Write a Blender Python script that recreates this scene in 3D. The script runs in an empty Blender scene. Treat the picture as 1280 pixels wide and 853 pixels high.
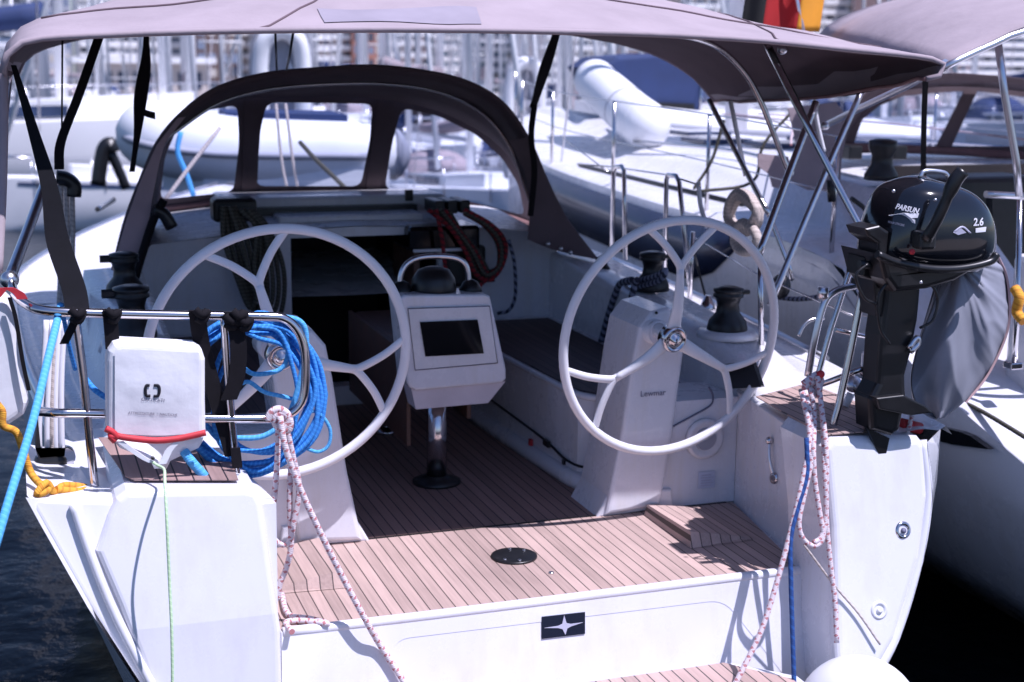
import bpy, bmesh, math, random
from mathutils import Vector, Matrix, noise
from mathutils.geometry import tessellate_polygon
random.seed(7)
PI = math.pi
S = bpy.context.scene
COL = S.collection
V = Vector
# ------------------------------------------------------------------ camera model (measured from the teak planks and the deck edge)
FL, CX, CY = 1778.0, 640.0, 426.5
F = V((5 - CX, 65 - CY, FL)).normalized()
R = V((5148.0, 126 - CY, FL)); R = (R - F * R.dot(F)).normalized()
U = R.cross(F)
if U.y > 0: U = -U
C = V((0, 0, 1.8))
XC = 1.67                      # centre line of the moored yacht
def ray(x, y):
    d = V((x - CX, y - CY, FL)); return V((d.dot(R), d.dot(F), d.dot(U)))
def PZ(x, y, z=0.0):
    d = ray(x, y); return C + d * ((z - C.z) / d.z)
def PY(x, y, Y):
    d = ray(x, y); return C + d * (Y / d.y)
def PX(x, y, X):
    d = ray(x, y); return C + d * (X / d.x)
def PR(x, y, Y0, k):           # raked plane  Y = Y0 + k z
    d = ray(x, y); t = (Y0 + k * C.z) / (d.y - k * d.z); return C + d * t
def mir(p): return V((2 * XC - p.x, p.y, p.z))

# ------------------------------------------------------------------ materials
def nt(name):
    m = bpy.data.materials.new(name); m.use_nodes = True
    n = m.node_tree; b = n.nodes['Principled BSDF']; return m, n, b
def link(n, a, b): n.links.new(a, b)
def ramp(n, stops):
    r = n.nodes.new('ShaderNodeValToRGB'); e = r.color_ramp.elements
    while len(e) < len(stops): e.new(.5)
    for i, (p, c) in enumerate(stops): e[i].position = p; e[i].color = (*c, 1)
    return r
def mat(name, col, rough=.5, metal=0, var=.12, scale=6, bump=0, bscale=40, spec=.5, coat=0):
    m, n, b = nt(name)
    tc = n.nodes.new('ShaderNodeTexCoord'); nz = n.nodes.new('ShaderNodeTexNoise')
    nz.inputs['Scale'].default_value = scale; nz.inputs['Detail'].default_value = 5
    link(n, tc.outputs['Object'], nz.inputs['Vector'])
    lo = tuple(c * (1 - var) for c in col); hi = tuple(min(1, c * (1 + var * .5)) for c in col)
    r = ramp(n, [(.3, lo), (.7, hi)]); link(n, nz.outputs['Fac'], r.inputs['Fac']); link(n, r.outputs['Color'], b.inputs['Base Color'])
    mr = n.nodes.new('ShaderNodeMapRange'); mr.inputs['To Min'].default_value = rough * .85; mr.inputs['To Max'].default_value = min(1, rough * 1.2)
    link(n, nz.outputs['Fac'], mr.inputs['Value']); link(n, mr.outputs['Result'], b.inputs['Roughness'])
    b.inputs['Metallic'].default_value = metal; b.inputs['Specular IOR Level'].default_value = spec
    b.inputs['Coat Weight'].default_value = coat
    if bump:
        n2 = n.nodes.new('ShaderNodeTexNoise'); n2.inputs['Scale'].default_value = bscale; n2.inputs['Detail'].default_value = 4
        link(n, tc.outputs['Object'], n2.inputs['Vector'])
        bp = n.nodes.new('ShaderNodeBump'); bp.inputs['Strength'].default_value = bump; bp.inputs['Distance'].default_value = .01
        link(n, n2.outputs['Fac'], bp.inputs['Height']); link(n, bp.outputs['Normal'], b.inputs['Normal'])
    return m
def teak(name, base, spacing=.044, axis=0, seam=(.02, .015, .02)):
    m, n, b = nt(name); N = n.nodes
    tc = N.new('ShaderNodeTexCoord'); sx = N.new('ShaderNodeSeparateXYZ'); link(n, tc.outputs['Object'], sx.inputs[0])
    def mth(op, a, v=None, c=None):
        x = N.new('ShaderNodeMath'); x.operation = op
        if hasattr(a, 'links'): link(n, a, x.inputs[0])
        else: x.inputs[0].default_value = a
        if v is not None:
            if hasattr(v, 'links'): link(n, v, x.inputs[1])
            else: x.inputs[1].default_value = v
        return x.outputs[0]
    d = mth('DIVIDE', sx.outputs[axis], spacing); fr = mth('FRACT', d); fl = mth('FLOOR', d)
    seamm = mth('LESS_THAN', fr, .10)
    wn = N.new('ShaderNodeTexWhiteNoise'); wn.noise_dimensions = '1D'; link(n, fl, wn.inputs['W'])
    mp = N.new('ShaderNodeMapping'); mp.inputs['Scale'].default_value = (60, 3, 60) if axis == 0 else (3, 60, 60)
    link(n, tc.outputs['Object'], mp.inputs[0])
    nz = N.new('ShaderNodeTexNoise'); nz.inputs['Scale'].default_value = 1.5; nz.inputs['Detail'].default_value = 6; link(n, mp.outputs[0], nz.inputs['Vector'])
    n2 = N.new('ShaderNodeTexNoise'); n2.inputs['Scale'].default_value = 2.2; n2.inputs['Detail'].default_value = 3; link(n, tc.outputs['Object'], n2.inputs['Vector'])
    mix = mth('ADD', mth('MULTIPLY', wn.outputs['Value'], .32), mth('MULTIPLY', nz.outputs['Fac'], .5))
    mix = mth('ADD', mix, mth('MULTIPLY', n2.outputs['Fac'], .5))
    r = ramp(n, [(.35, tuple(c * .70 for c in base)), (.9, tuple(min(1, c * 1.25) for c in base))]); link(n, mix, r.inputs['Fac'])
    mx = N.new('ShaderNodeMix'); mx.data_type = 'RGBA'; link(n, seamm, mx.inputs['Factor']); link(n, r.outputs['Color'], mx.inputs[6]); mx.inputs[7].default_value = (*seam, 1)
    link(n, mx.outputs[2], b.inputs['Base Color']); b.inputs['Roughness'].default_value = .62
    bp = N.new('ShaderNodeBump'); bp.inputs['Strength'].default_value = .35; bp.inputs['Distance'].default_value = .003
    inv = mth('SUBTRACT', nz.outputs['Fac'], seamm); link(n, inv, bp.inputs['Height']); link(n, bp.outputs['Normal'], b.inputs['Normal'])
    return m
def ropemat(name, c1, c2, k=30, frac=.35, turns=1, fleck=False):
    m, n, b = nt(name); N = n.nodes
    uv = N.new('ShaderNodeUVMap'); uv.uv_map = 'UVMap'; sx = N.new('ShaderNodeSeparateXYZ'); link(n, uv.outputs[0], sx.inputs[0])
    a = N.new('ShaderNodeMath'); a.operation = 'MULTIPLY_ADD'; link(n, sx.outputs[1], a.inputs[0]); a.inputs[1].default_value = k
    t = N.new('ShaderNodeMath'); t.operation = 'MULTIPLY'; link(n, sx.outputs[0], t.inputs[0]); t.inputs[1].default_value = turns
    link(n, t.outputs[0], a.inputs[2])
    f = N.new('ShaderNodeMath'); f.operation = 'FRACT'; link(n, a.outputs[0], f.inputs[0])
    l = N.new('ShaderNodeMath'); l.operation = 'LESS_THAN'; link(n, f.outputs[0], l.inputs[0]); l.inputs[1].default_value = frac
    lo_ = l.outputs[0]
    if fleck:
        a2 = N.new('ShaderNodeMath'); a2.operation = 'MULTIPLY_ADD'; link(n, sx.outputs[0], a2.inputs[0]); a2.inputs[1].default_value = -2
        a3 = N.new('ShaderNodeMath'); a3.operation = 'MULTIPLY'; link(n, sx.outputs[1], a3.inputs[0]); a3.inputs[1].default_value = k * 1.7; link(n, a3.outputs[0], a2.inputs[2])
        f2 = N.new('ShaderNodeMath'); f2.operation = 'FRACT'; link(n, a2.outputs[0], f2.inputs[0])
        l2 = N.new('ShaderNodeMath'); l2.operation = 'LESS_THAN'; link(n, f2.outputs[0], l2.inputs[0]); l2.inputs[1].default_value = .6
        l3 = N.new('ShaderNodeMath'); l3.operation = 'MULTIPLY'; link(n, l.outputs[0], l3.inputs[0]); link(n, l2.outputs[0], l3.inputs[1]); lo_ = l3.outputs[0]
    mx = N.new('ShaderNodeMix'); mx.data_type = 'RGBA'; link(n, lo_, mx.inputs['Factor']); mx.inputs[6].default_value = (*c1, 1); mx.inputs[7].default_value = (*c2, 1)
    link(n, mx.outputs[2], b.inputs['Base Color']); b.inputs['Roughness'].default_value = .8
    w = N.new('ShaderNodeMath'); w.operation = 'MULTIPLY_ADD'; link(n, sx.outputs[1], w.inputs[0]); w.inputs[1].default_value = 160
    t2 = N.new('ShaderNodeMath'); t2.operation = 'MULTIPLY'; link(n, sx.outputs[0], t2.inputs[0]); t2.inputs[1].default_value = 3; link(n, t2.outputs[0], w.inputs[2])
    sn = N.new('ShaderNodeMath'); sn.operation = 'PINGPONG'; link(n, w.outputs[0], sn.inputs[0]); sn.inputs[1].default_value = .5
    bp = N.new('ShaderNodeBump'); bp.inputs['Strength'].default_value = .5; bp.inputs['Distance'].default_value = .004
    link(n, sn.outputs[0], bp.inputs['Height']); link(n, bp.outputs['Normal'], b.inputs['Normal'])
    return m
M = {}
M['gel'] = mat('white_gelcoat', (.73, .73, .78), .28, var=.05, scale=2.5, coat=.3)
def weather(m, col=(.60, .57, .52), amt=.5):
    n = m.node_tree; N = n.nodes; b = N['Principled BSDF']; src = b.inputs['Base Color'].links[0].from_socket
    tc = N.new('ShaderNodeTexCoord'); mp = N.new('ShaderNodeMapping'); mp.inputs['Scale'].default_value = (9, 9, .9); link(n, tc.outputs['Object'], mp.inputs[0])
    a = N.new('ShaderNodeTexNoise'); a.inputs['Scale'].default_value = 1.6; a.inputs['Detail'].default_value = 8; a.inputs['Roughness'].default_value = .65; link(n, mp.outputs[0], a.inputs['Vector'])
    c = N.new('ShaderNodeTexNoise'); c.inputs['Scale'].default_value = 3.5; c.inputs['Detail'].default_value = 9; c.inputs['Roughness'].default_value = .75; link(n, tc.outputs['Object'], c.inputs['Vector'])
    mu = N.new('ShaderNodeMath'); mu.operation = 'MULTIPLY'; link(n, a.outputs['Fac'], mu.inputs[0]); link(n, c.outputs['Fac'], mu.inputs[1])
    r = ramp(n, [(.24, (0, 0, 0)), (.42, (amt,) * 3)]); link(n, mu.outputs[0], r.inputs['Fac'])
    mx = N.new('ShaderNodeMix'); mx.data_type = 'RGBA'; link(n, r.outputs['Color'], mx.inputs['Factor']); link(n, src, mx.inputs[6]); mx.inputs[7].default_value = (*col, 1); link(n, mx.outputs[2], b.inputs['Base Color'])
    ad = N.new('ShaderNodeMath'); ad.operation = 'MULTIPLY_ADD'; link(n, c.outputs['Fac'], ad.inputs[0]); ad.inputs[1].default_value = .35; ad.inputs[2].default_value = .10; link(n, ad.outputs[0], b.inputs['Roughness'])
    return m
weather(M['gel'])
M['gel2'] = mat('nonskid_deck', (.72, .72, .75), .6, var=.07, scale=3, bump=.25, bscale=220)
M['hullm'] = mat('topsides', (.74, .75, .79), .18, var=.04, scale=1.5, coat=.5)
weather(M['hullm'], (.56, .55, .54), .5)
weather(M['gel2'], (.58, .56, .54), .3)
M['teak'] = teak('teak_deck', (.45, .325, .285), seam=(.09, .065, .06))
M['teakx'] = teak('teak_inset', (.43, .305, .27), axis=0, spacing=.047)
M['teaks'] = teak('shaded_teak', (.29, .18, .155))  # shade under the bimini put into a darker teak colour
M['teakd'] = teak('shaded_seat_teak', (.09, .06, .06))  # seat teak darkened in colour for the shade under the canopy
M['steel'] = mat('stainless_steel', (.62, .60, .62), .14, metal=1, var=.08)
M['steelw'] = mat('brushed_steel', (.7, .7, .74), .3, metal=1, var=.08)
M['black'] = mat('black_plastic', (.012, .012, .014), .35, var=.3, scale=20)
M['blackg'] = mat('glossy_black_cowl', (.008, .009, .013), .12, var=.3, coat=.6)
M['strap'] = mat('black_webbing', (.009, .008, .011), .9, var=.3, scale=30, spec=.2)
M['strapg'] = mat('dark_grey_webbing', (.010, .010, .013), .9, var=.25, scale=25, spec=.15)
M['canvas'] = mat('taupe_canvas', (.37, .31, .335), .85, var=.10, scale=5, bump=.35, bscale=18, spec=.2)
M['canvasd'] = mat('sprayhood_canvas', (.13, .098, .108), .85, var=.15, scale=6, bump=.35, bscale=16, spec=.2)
M['shade_seam'] = mat('shade_and_seam_canvas', (.15, .11, .125), .9, var=.15, scale=5, spec=.1)  # painted shade for the bimini underside; also colours the seams and zip
M['trim'] = mat('brown_canvas_binding', (.22, .12, .12), .8, var=.15, scale=12)
M['dark'] = mat('dark_cabin_interior', (.02, .014, .013), .6, var=.4)
M['wood'] = mat('mahogany_panel', (.13, .062, .045), .45, var=.3, scale=10)
M['screen'] = mat('dark_screen_glass', (.004, .004, .006), .08, var=.2)
M['wheelm'] = mat('grey_wheel_coating', (.76, .76, .79), .4, var=.05)
M['bag'] = mat('white_bag_fabric', (.80, .80, .83), .6, var=.05, scale=5, bump=.3, bscale=14)
M['red'] = mat('red_cord', (.55, .03, .04), .6, var=.2, scale=30)
M['blue'] = ropemat('blue_rope', (.03, .22, .66), (.06, .32, .76), 70, .4)
M['blue2'] = ropemat('light_blue_rope', (.08, .38, .76), (.12, .45, .82), 60, .4)
M['navyr'] = ropemat('navy_rope', (.01, .05, .2), (.02, .10, .33), 30, .3)
M['redw'] = ropemat('white_rope_with_red_flecks', (.68, .60, .63), (.48, .20, .21), 34, .42, 1, True)
M['redr'] = ropemat('red_rope', (.30, .012, .02), (.09, .01, .015), 30, .4)
M['khaki'] = ropemat('khaki_rope', (.05, .046, .036), (.09, .085, .065), 50, .5)
M['yellow'] = ropemat('yellow_rope', (.75, .36, .03), (.6, .24, .02), 40, .3)
M['green'] = ropemat('pale_green_cord', (.50, .72, .42), (.62, .80, .52), 60, .4)
M['checkr'] = ropemat('black_and_white_rope', (.22, .24, .34), (.02, .025, .05), 24, .5, 1)
M['cream'] = ropemat('cream_rope', (.55, .48, .44), (.42, .36, .33), 40, .4)
M['fender'] = mat('white_vinyl_fender', (.78, .79, .82), .35, var=.04, scale=3)
M['rib'] = mat('pale_hypalon', (.82, .83, .86), .45, var=.05, scale=2)
M['farw'] = mat('bright_white_topsides', (.84, .84, .86), .5, var=.05, scale=.8)
M['strake'] = mat('grey_rubbing_strake', (.33, .34, .40), .5)
M['hwin'] = mat('hull_window_strip', (.022, .032, .075), .25, var=.25, scale=1.2)
M['navy'] = mat('navy_canvas', (.025, .045, .13), .8, var=.2, scale=3, bump=.4, bscale=4)
M['glassd'] = mat('tinted_cabin_glass', (.035, .05, .10), .12, var=.3, scale=1.5)
M['greyc'] = mat('silver_grey_fabric', (.27, .28, .33), .55, var=.15, scale=7)
M['pink'] = mat('faded_pink_webbing', (.48, .32, .32), .8)
M['plaque'] = mat('dark_blue_plaque', (.006, .007, .02), .25)
M['silver'] = mat('silver_print', (.45, .45, .56), .4, var=.1)
M['ink'] = mat('black_ink', (.01, .01, .02), .6)
M['greyink'] = mat('grey_ink', (.13, .13, .20), .6)
M['white'] = mat('white_lettering', (.75, .75, .80), .5, var=.05)
M['flagk'] = mat('flag_black', (.01, .01, .01), .8); M['flagr'] = mat('flag_red', (.42, .015, .015), .8); M['flagg'] = mat('flag_gold', (.85, .35, .02), .8)
def clearmat():
    m, n, b = nt('clear_vinyl_window'); N = n.nodes
    t = N.new('ShaderNodeBsdfTransparent'); t.inputs[0].default_value = (.90, .92, .97, 1)
    g = N.new('ShaderNodeBsdfGlossy'); g.inputs['Roughness'].default_value = .15; g.inputs['Color'].default_value = (.8, .8, .85, 1)
    fr = N.new('ShaderNodeFresnel'); fr.inputs[0].default_value = 1.35
    ms = N.new('ShaderNodeMixShader'); link(n, fr.outputs[0], ms.inputs[0]); link(n, t.outputs[0], ms.inputs[1]); link(n, g.outputs[0], ms.inputs[2])
    link(n, ms.outputs[0], N['Material Output'].inputs[0]); return m
M['clear'] = clearmat()
def watermat():
    m, n, b = nt('harbour_water'); N = n.nodes
    b.inputs['Base Color'].default_value = (.0015, .0025, .004, 1); b.inputs['Roughness'].default_value = .10; b.inputs['IOR'].default_value = 1.33; b.inputs['Specular IOR Level'].default_value = .12
    tc = N.new('ShaderNodeTexCoord'); nz = N.new('ShaderNodeTexNoise'); nz.inputs['Scale'].default_value = 2.2; nz.inputs['Detail'].default_value = 5
    link(n, tc.outputs['Object'], nz.inputs['Vector'])
    bp = N.new('ShaderNodeBump'); bp.inputs['Strength'].default_value = .22; bp.inputs['Distance'].default_value = .12
    link(n, nz.outputs['Fac'], bp.inputs['Height']); link(n, bp.outputs['Normal'], b.inputs['Normal']); return m
M['water'] = watermat()

# ------------------------------------------------------------------ mesh builder
def catmull(pts, n=6, closed=False):
    pts = [V(p) for p in pts]
    if len(pts) < 3: return pts
    out = []; L = len(pts); rng = range(L if closed else L - 1)
    for i in rng:
        p1, p2 = pts[i], pts[(i + 1) % L]
        p0 = pts[i - 1] if (closed or i > 0) else p1 * 2 - p2
        p3 = pts[(i + 2) % L] if (closed or i + 2 < L) else p2 * 2 - p1
        for k in range(n):
            t = k / n
            out.append(.5 * ((2 * p1) + (p2 - p0) * t + (2 * p0 - 5 * p1 + 4 * p2 - p3) * t * t + (3 * p1 - p0 - 3 * p2 + p3) * t ** 3))
    if not closed: out.append(pts[-1])
    return out
class MB:
    def __init__(s): s.b = bmesh.new(); s.uv = s.b.loops.layers.uv.new('UVMap')
    def tube(s, pts, r=.0127, n=10, smooth=0, closed=False, cap=True, flat=None, r2=None):
        pts = catmull(pts, smooth, closed) if smooth else [V(p) for p in pts]
        L = len(pts); rings = []; up = None; acc = 0; ln = []
        for i in range(L):
            a = pts[i - 1] if (i > 0 or closed) else pts[i]; c = pts[(i + 1) % L] if (i < L - 1 or closed) else pts[i]
            t = (c - a)
            if t.length < 1e-9: t = V((0, 0, 1))
            t.normalize()
            if up is None:
                up = V((0, 0, 1)) if abs(t.z) < .9 else V((0, 1, 0))
                if flat: up = V(flat)
            up = (up - t * up.dot(t))
            if up.length < 1e-6: up = t.orthogonal()
            up.normalize(); sd = t.cross(up)
            if i: acc += (pts[i] - pts[i - 1]).length
            ln.append(acc)
            ra = r(i / max(1, L - 1)) if callable(r) else r
            rb = ra if r2 is None else r2
            if callable(rb): rb = rb(i / max(1, L - 1))
            rings.append([s.b.verts.new(pts[i] + (up * math.cos(2 * PI * k / n) * rb + sd * math.sin(2 * PI * k / n) * ra)) for k in range(n)])
        for i in range(L if closed else L - 1):
            A, B = rings[i], rings[(i + 1) % L]
            la, lb = ln[i], (ln[i + 1] if i + 1 < L else acc + (pts[0] - pts[-1]).length)
            for k in range(n):
                f = s.b.faces.new((A[k], A[(k + 1) % n], B[(k + 1) % n], B[k])); f.smooth = True
                for l, w in zip(f.loops, ((k / n, la), ((k + 1) / n, la), ((k + 1) / n, lb), (k / n, lb))): l[s.uv].uv = w
        if cap and not closed:
            for rg, rev in ((rings[0], 1), (rings[-1], 0)):
                try: s.b.faces.new(rg[::-1] if rev else rg)
                except Exception: pass
        return s
    def band(s, pts, w, th=.004, side=(1, 0, 0), smooth=6):     # flat strap
        pts = catmull(pts, smooth); side = V(side).normalized(); rings = []
        for i, p in enumerate(pts):
            ww = w(i / (len(pts) - 1)) if callable(w) else w
            a = pts[max(0, i - 1)]; c = pts[min(len(pts) - 1, i + 1)]; t = (c - a).normalized(); nn = t.cross(side).normalized() * th; sd = side * ww / 2
            rings.append([s.b.verts.new(q) for q in (p - sd - nn, p + sd - nn, p + sd + nn, p - sd + nn)])
        for A, B in zip(rings, rings[1:]):
            for k in range(4): s.b.faces.new((A[k], A[(k + 1) % 4], B[(k + 1) % 4], B[k]))
        s.b.faces.new(rings[0][::-1]); s.b.faces.new(rings[-1]); return s
    def box(s, lo, hi, bev=0, seg=2):
        x = bmesh.ops.create_cube(s.b, size=1)['verts']; lo, hi = V(lo), V(hi)
        for v in x: v.co = V(((lo.x + hi.x) / 2 + v.co.x * (hi.x - lo.x), (lo.y + hi.y) / 2 + v.co.y * (hi.y - lo.y), (lo.z + hi.z) / 2 + v.co.z * (hi.z - lo.z)))
        if bev:
            ed = list({e for v in x for e in v.link_edges}); bmesh.ops.bevel(s.b, geom=ed, offset=bev, segments=seg, affect='EDGES', profile=.5)
        return s
    def prism(s, poly, vec, bev=0, seg=3, holes=()):
        poly = [V(p) for p in poly]; vec = V(vec); loops = [poly] + [[V(p) for p in h] for h in holes]
        flat = [p for l in loops for p in l]
        va = [s.b.verts.new(p) for p in flat]; vb = [s.b.verts.new(p + vec) for p in flat]; new = []
        if holes:
            for t in tessellate_polygon(loops):
                for vs in (va, vb):
                    try: new.append(s.b.faces.new([vs[i] for i in t]))
                    except Exception: pass
        else: new += [s.b.faces.new(va), s.b.faces.new(vb[::-1])]
        k = 0
        for l in loops:
            m = len(l)
            for i in range(m):
                a, c = k + i, k + (i + 1) % m
                new.append(s.b.faces.new((va[a], vb[a], vb[c], va[c])))
            k += m
        bmesh.ops.recalc_face_normals(s.b, faces=new)
        if bev:
            cap = {e for e in new[0].edges} if not holes else set()
            bmesh.ops.bevel(s.b, geom=list(cap), offset=bev, segments=seg, affect='EDGES', profile=.5)
        return s
    def lathe(s, prof, o, axis=(0, 0, 1), n=24):
        o = V(o); ax = V(axis).normalized(); q = V((0, 0, 1)).rotation_difference(ax); rings = []
        for r, z in prof: rings.append([s.b.verts.new(o + q @ V((r * math.cos(2 * PI * k / n), r * math.sin(2 * PI * k / n), z))) for k in range(n)])
        for A, B in zip(rings, rings[1:]):
            for k in range(n):
                f = s.b.faces.new((A[k], A[(k + 1) % n], B[(k + 1) % n], B[k])); f.smooth = True
        for rg in (rings[0][::-1], rings[-1]): s.b.faces.new(rg)
        return s
    def grid(s, rows, closed=False, smooth=True):
        vs = [[s.b.verts.new(p) for p in r] for r in rows]
        for A, B in zip(vs, vs[1:]):
            n = len(A)
            for k in range(n if closed else n - 1):
                f = s.b.faces.new((A[k], A[(k + 1) % n], B[(k + 1) % n], B[k])); f.smooth = smooth
        return s
    def ball(s, o, r, sc=(1, 1, 1), seg=24):
        x = bmesh.ops.create_uvsphere(s.b, u_segments=seg, v_segments=seg // 2, radius=1)['verts']; rr = r
        for v in x:
            v.co = V((v.co.x * sc[0] * rr, v.co.y * sc[1] * rr, v.co.z * sc[2] * rr)) + V(o)
            for f in v.link_faces: f.smooth = True
        return s
    def rot(s, c, q):
        for v in s.b.verts: v.co = V(c) + q @ (v.co - V(c))
        return s
def origin_of(p):
    o = V((0, 0, 0))
    while p is not None: o += p.location; p = p.parent
    return o
def thing(name, label, cat, loc=(0, 0, 0), group=None, kind=None):
    o = bpy.data.objects.new(name, None); COL.objects.link(o); o.location = loc; o.empty_display_size = .1
    o['label'] = label; o['category'] = cat
    if group: o['group'] = group
    if kind: o['kind'] = kind
    return o
def obj(name, mb, m, parent=None, label=None, solid=0, soff=0, smooth=None, cat=None, group=None, kind=None, autosm=False, sub=0, recalc=True):
    b = mb.b
    if recalc: bmesh.ops.recalc_face_normals(b, faces=b.faces[:])
    if parent is None and cat:
        xs = [v.co for v in b.verts]; o0 = V((sum(p.x for p in xs) / len(xs), sum(p.y for p in xs) / len(xs), min(p.z for p in xs)))
    else: o0 = V((0, 0, 0)) if parent is None else origin_of(parent)
    for v in b.verts: v.co -= o0
    me = bpy.data.meshes.new(name); b.to_mesh(me); b.free()
    if smooth is not None:
        for p in me.polygons: p.use_smooth = smooth
    me.materials.append(M[m] if isinstance(m, str) else m)
    o = bpy.data.objects.new(name, me); COL.objects.link(o)
    if parent is not None: o.parent = parent
    else: o.location = o0
    if sub:
        md = o.modifiers.new('sub', 'SUBSURF'); md.levels = sub; md.render_levels = sub
    if solid:
        md = o.modifiers.new('solid', 'SOLIDIFY'); md.thickness = solid; md.offset = soff
    if autosm:
        md = o.modifiers.new('w', 'WEIGHTED_NORMAL')
    for k, v in (('label', label), ('category', cat), ('group', group), ('kind', kind)):
        if v: o[k] = v
    return o
def rope(name, pts, r, m, label, cat='rope', smooth=8, group=None, parent=None, n=8, closed=False):
    return obj(name, MB().tube(pts, r, n, smooth, closed), m, parent, label=label, cat=cat if parent is None else None, group=group)
def text(name, body, size, m, parent, o, ex, ey, ext=.0008, shear=0, bold=0, align='CENTER'):
    cu = bpy.data.curves.new(name, 'FONT'); cu.body = body; cu.size = size; cu.extrude = ext; cu.align_x = align; cu.shear = shear; cu.offset = bold; cu.resolution_u = 3
    if ext < 0: cu.extrude = 0
    t = bpy.data.objects.new(name, cu); COL.objects.link(t); dg = bpy.context.evaluated_depsgraph_get(); dg.update()
    me = bpy.data.meshes.new_from_object(t.evaluated_get(dg)); bpy.data.objects.remove(t)
    ex = V(ex).normalized(); ey = (V(ey) - ex * V(ey).dot(ex)).normalized(); ez = ex.cross(ey)
    o0 = origin_of(parent); me.transform(Matrix((( ex.x, ey.x, ez.x, o[0] - o0.x), (ex.y, ey.y, ez.y, o[1] - o0.y), (ex.z, ey.z, ez.z, o[2] - o0.z), (0, 0, 0, 1))))
    me.materials.clear(); me.materials.append(M[m]); ob = bpy.data.objects.new(name, me); COL.objects.link(ob); ob.parent = parent; return ob
def conform(o, target, off=.003, yref=None):
    from mathutils.bvhtree import BVHTree
    T = origin_of(target); me = target.data; bv = BVHTree.FromPolygons([v.co + T for v in me.vertices], [p.vertices[:] for p in me.polygons]); O = origin_of(o)
    for v in o.data.vertices:
        p = v.co + O; r_ = (p - C).normalized(); h = bv.ray_cast(C, r_); dz = 0 if yref is None else max(-.002, min(.002, (p.y - yref) * .5))
        if h[0] is not None: v.co = h[0] - r_ * (off - dz) - O
def copy_tree(o, parent=None):
    c = o.copy(); COL.objects.link(c); c.parent = parent
    for ch in [x for x in CH if x.parent == o]: copy_tree(ch, c)
    return c
CH = []
def lerp(tab, y):
    if y <= tab[0][0]: return tab[0][1]
    for (a, u), (b, v) in zip(tab, tab[1:]):
        if y <= b: return u + (v - u) * (y - a) / (b - a)
    return tab[-1][1]
def sm(tab, y):                   # smooth interpolation
    for i, ((a, u), (b, v)) in enumerate(zip(tab, tab[1:])):
        if y <= b:
            t = max(0, (y - a) / (b - a)); p0 = tab[max(0, i - 1)][1]; p3 = tab[min(len(tab) - 1, i + 2)][1]
            return .5 * (2 * u + (v - p0) * t + (2 * p0 - 5 * u + 4 * v - p3) * t * t + (3 * u - p0 - 3 * v + p3) * t ** 3)
    return tab[-1][1]
# ================================================================== the moored yacht
YA = thing('sailing_yacht', 'white sailing yacht moored stern-to in the middle, with teak cockpit, twin wheels and taupe canopy', 'sailing yacht', (XC, 7.0, -.7))
K = .25
def PW(x, y): return PR(x, y, 4.03, K)       # aft faces of the two transom wings
def PT(x, y): return PR(x, y, 4.25, K)       # transom panel below the teak edge
hb = [(4.1, 1.50), (5, 1.60), (6.5, 1.70), (8.2, 1.66), (9.8, 1.15), (10.8, .72), (11.7, .32), (12.2, .03)]
sh = [(4.1, .47), (5, .50), (6.5, .55), (8.2, .60), (9.8, .65), (12.2, .70)]
# --- hull
LP = [PW(*q) for q in ((32, 622), (50, 655), (110, 760), (170, 853), (235, 950))]
RP = [PW(*q) for q in ((1159, 553), (1166, 622), (1155, 700), (1125, 800), (1080, 870))]
rows = []
r0 = [*LP, V((XC, 3.75, -.85))] + RP[::-1]
rows.append([p.copy() for p in r0])
for i in range(1, 26):
    Y = 4.03 + (12.2 - 4.03) * (i / 25) ** 1.1; b_ = sm(hb, Y); z_ = sm(sh, Y)
    f_ = [(1, z_), (1.0, z_ - .2), (.95, z_ * .5 - .1), (.86, -.45), (.6, -.9)]
    rows.append([V((XC - b_ * a, Y, z)) for a, z in f_] + [V((XC, Y, -1.1))] + [V((XC + b_ * a, Y, z)) for a, z in f_[::-1]])
obj('hull', MB().grid(rows), 'hullm', YA, smooth=True)
# --- transom wings (aft faces raked)
def wing(face, name='transom_wing', fwd=.9):
    return obj(name, MB().prism(face, (0, fwd, 0), bev=.022, seg=4), 'gel', YA, smooth=False)
wl = [PW(*q) for q in ((135, 646), (145, 624), (158, 614), (308, 611), (322, 615), (328, 628), (352, 790), (358, 960), (235, 960), (185, 853), (150, 760), (120, 690))]
wm = MB().prism(wl, (0, .85, 0), bev=.02, seg=4)
bmesh.ops.bisect_plane(wm.b, geom=wm.b.verts[:] + wm.b.edges[:] + wm.b.faces[:], plane_co=(0, 0, .14), plane_no=(0, 0, 1))
for v in wm.b.verts:
    if v.co.z < .139: v.co.y += (.14 - v.co.z) * .08
obj('transom_wing', wm, 'gel', YA)
fl = [PW(*q) + V((0, .025, 0)) for q in ((34, 624), (60, 628), (148, 630), (160, 700), (200, 790), (250, 900), (245, 960), (205, 905), (172, 853), (112, 760), (52, 655))]
obj('transom_flange', MB().prism(fl, (0, .6, 0), bev=.012), 'gel', YA)
obj('transom_groove', MB().tube([PW(*q) + V((0, .012, 0)) for q in ((92, 632), (112, 690), (140, 760), (175, 830), (240, 950))], .014, 8, 6), 'gel', YA)
wr = [PW(*q) for q in ((1030, 560), (1040, 547), (1150, 546), (1158, 556), (1162, 622), (1151, 700), (1121, 800), (1080, 872), (1048, 872), (1043, 800), (1040, 660))]
obj('transom_wing', MB().prism(wr, (0, .30, 0), bev=.03, seg=5), 'gel', YA)
obj('transom_flange', MB().tube([PW(*q) + V((0, .02, 0)) for q in ((1156, 552), (1163, 622), (1152, 700), (1122, 800), (1085, 868))], .02, 10, 6), 'gel', YA)
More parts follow.
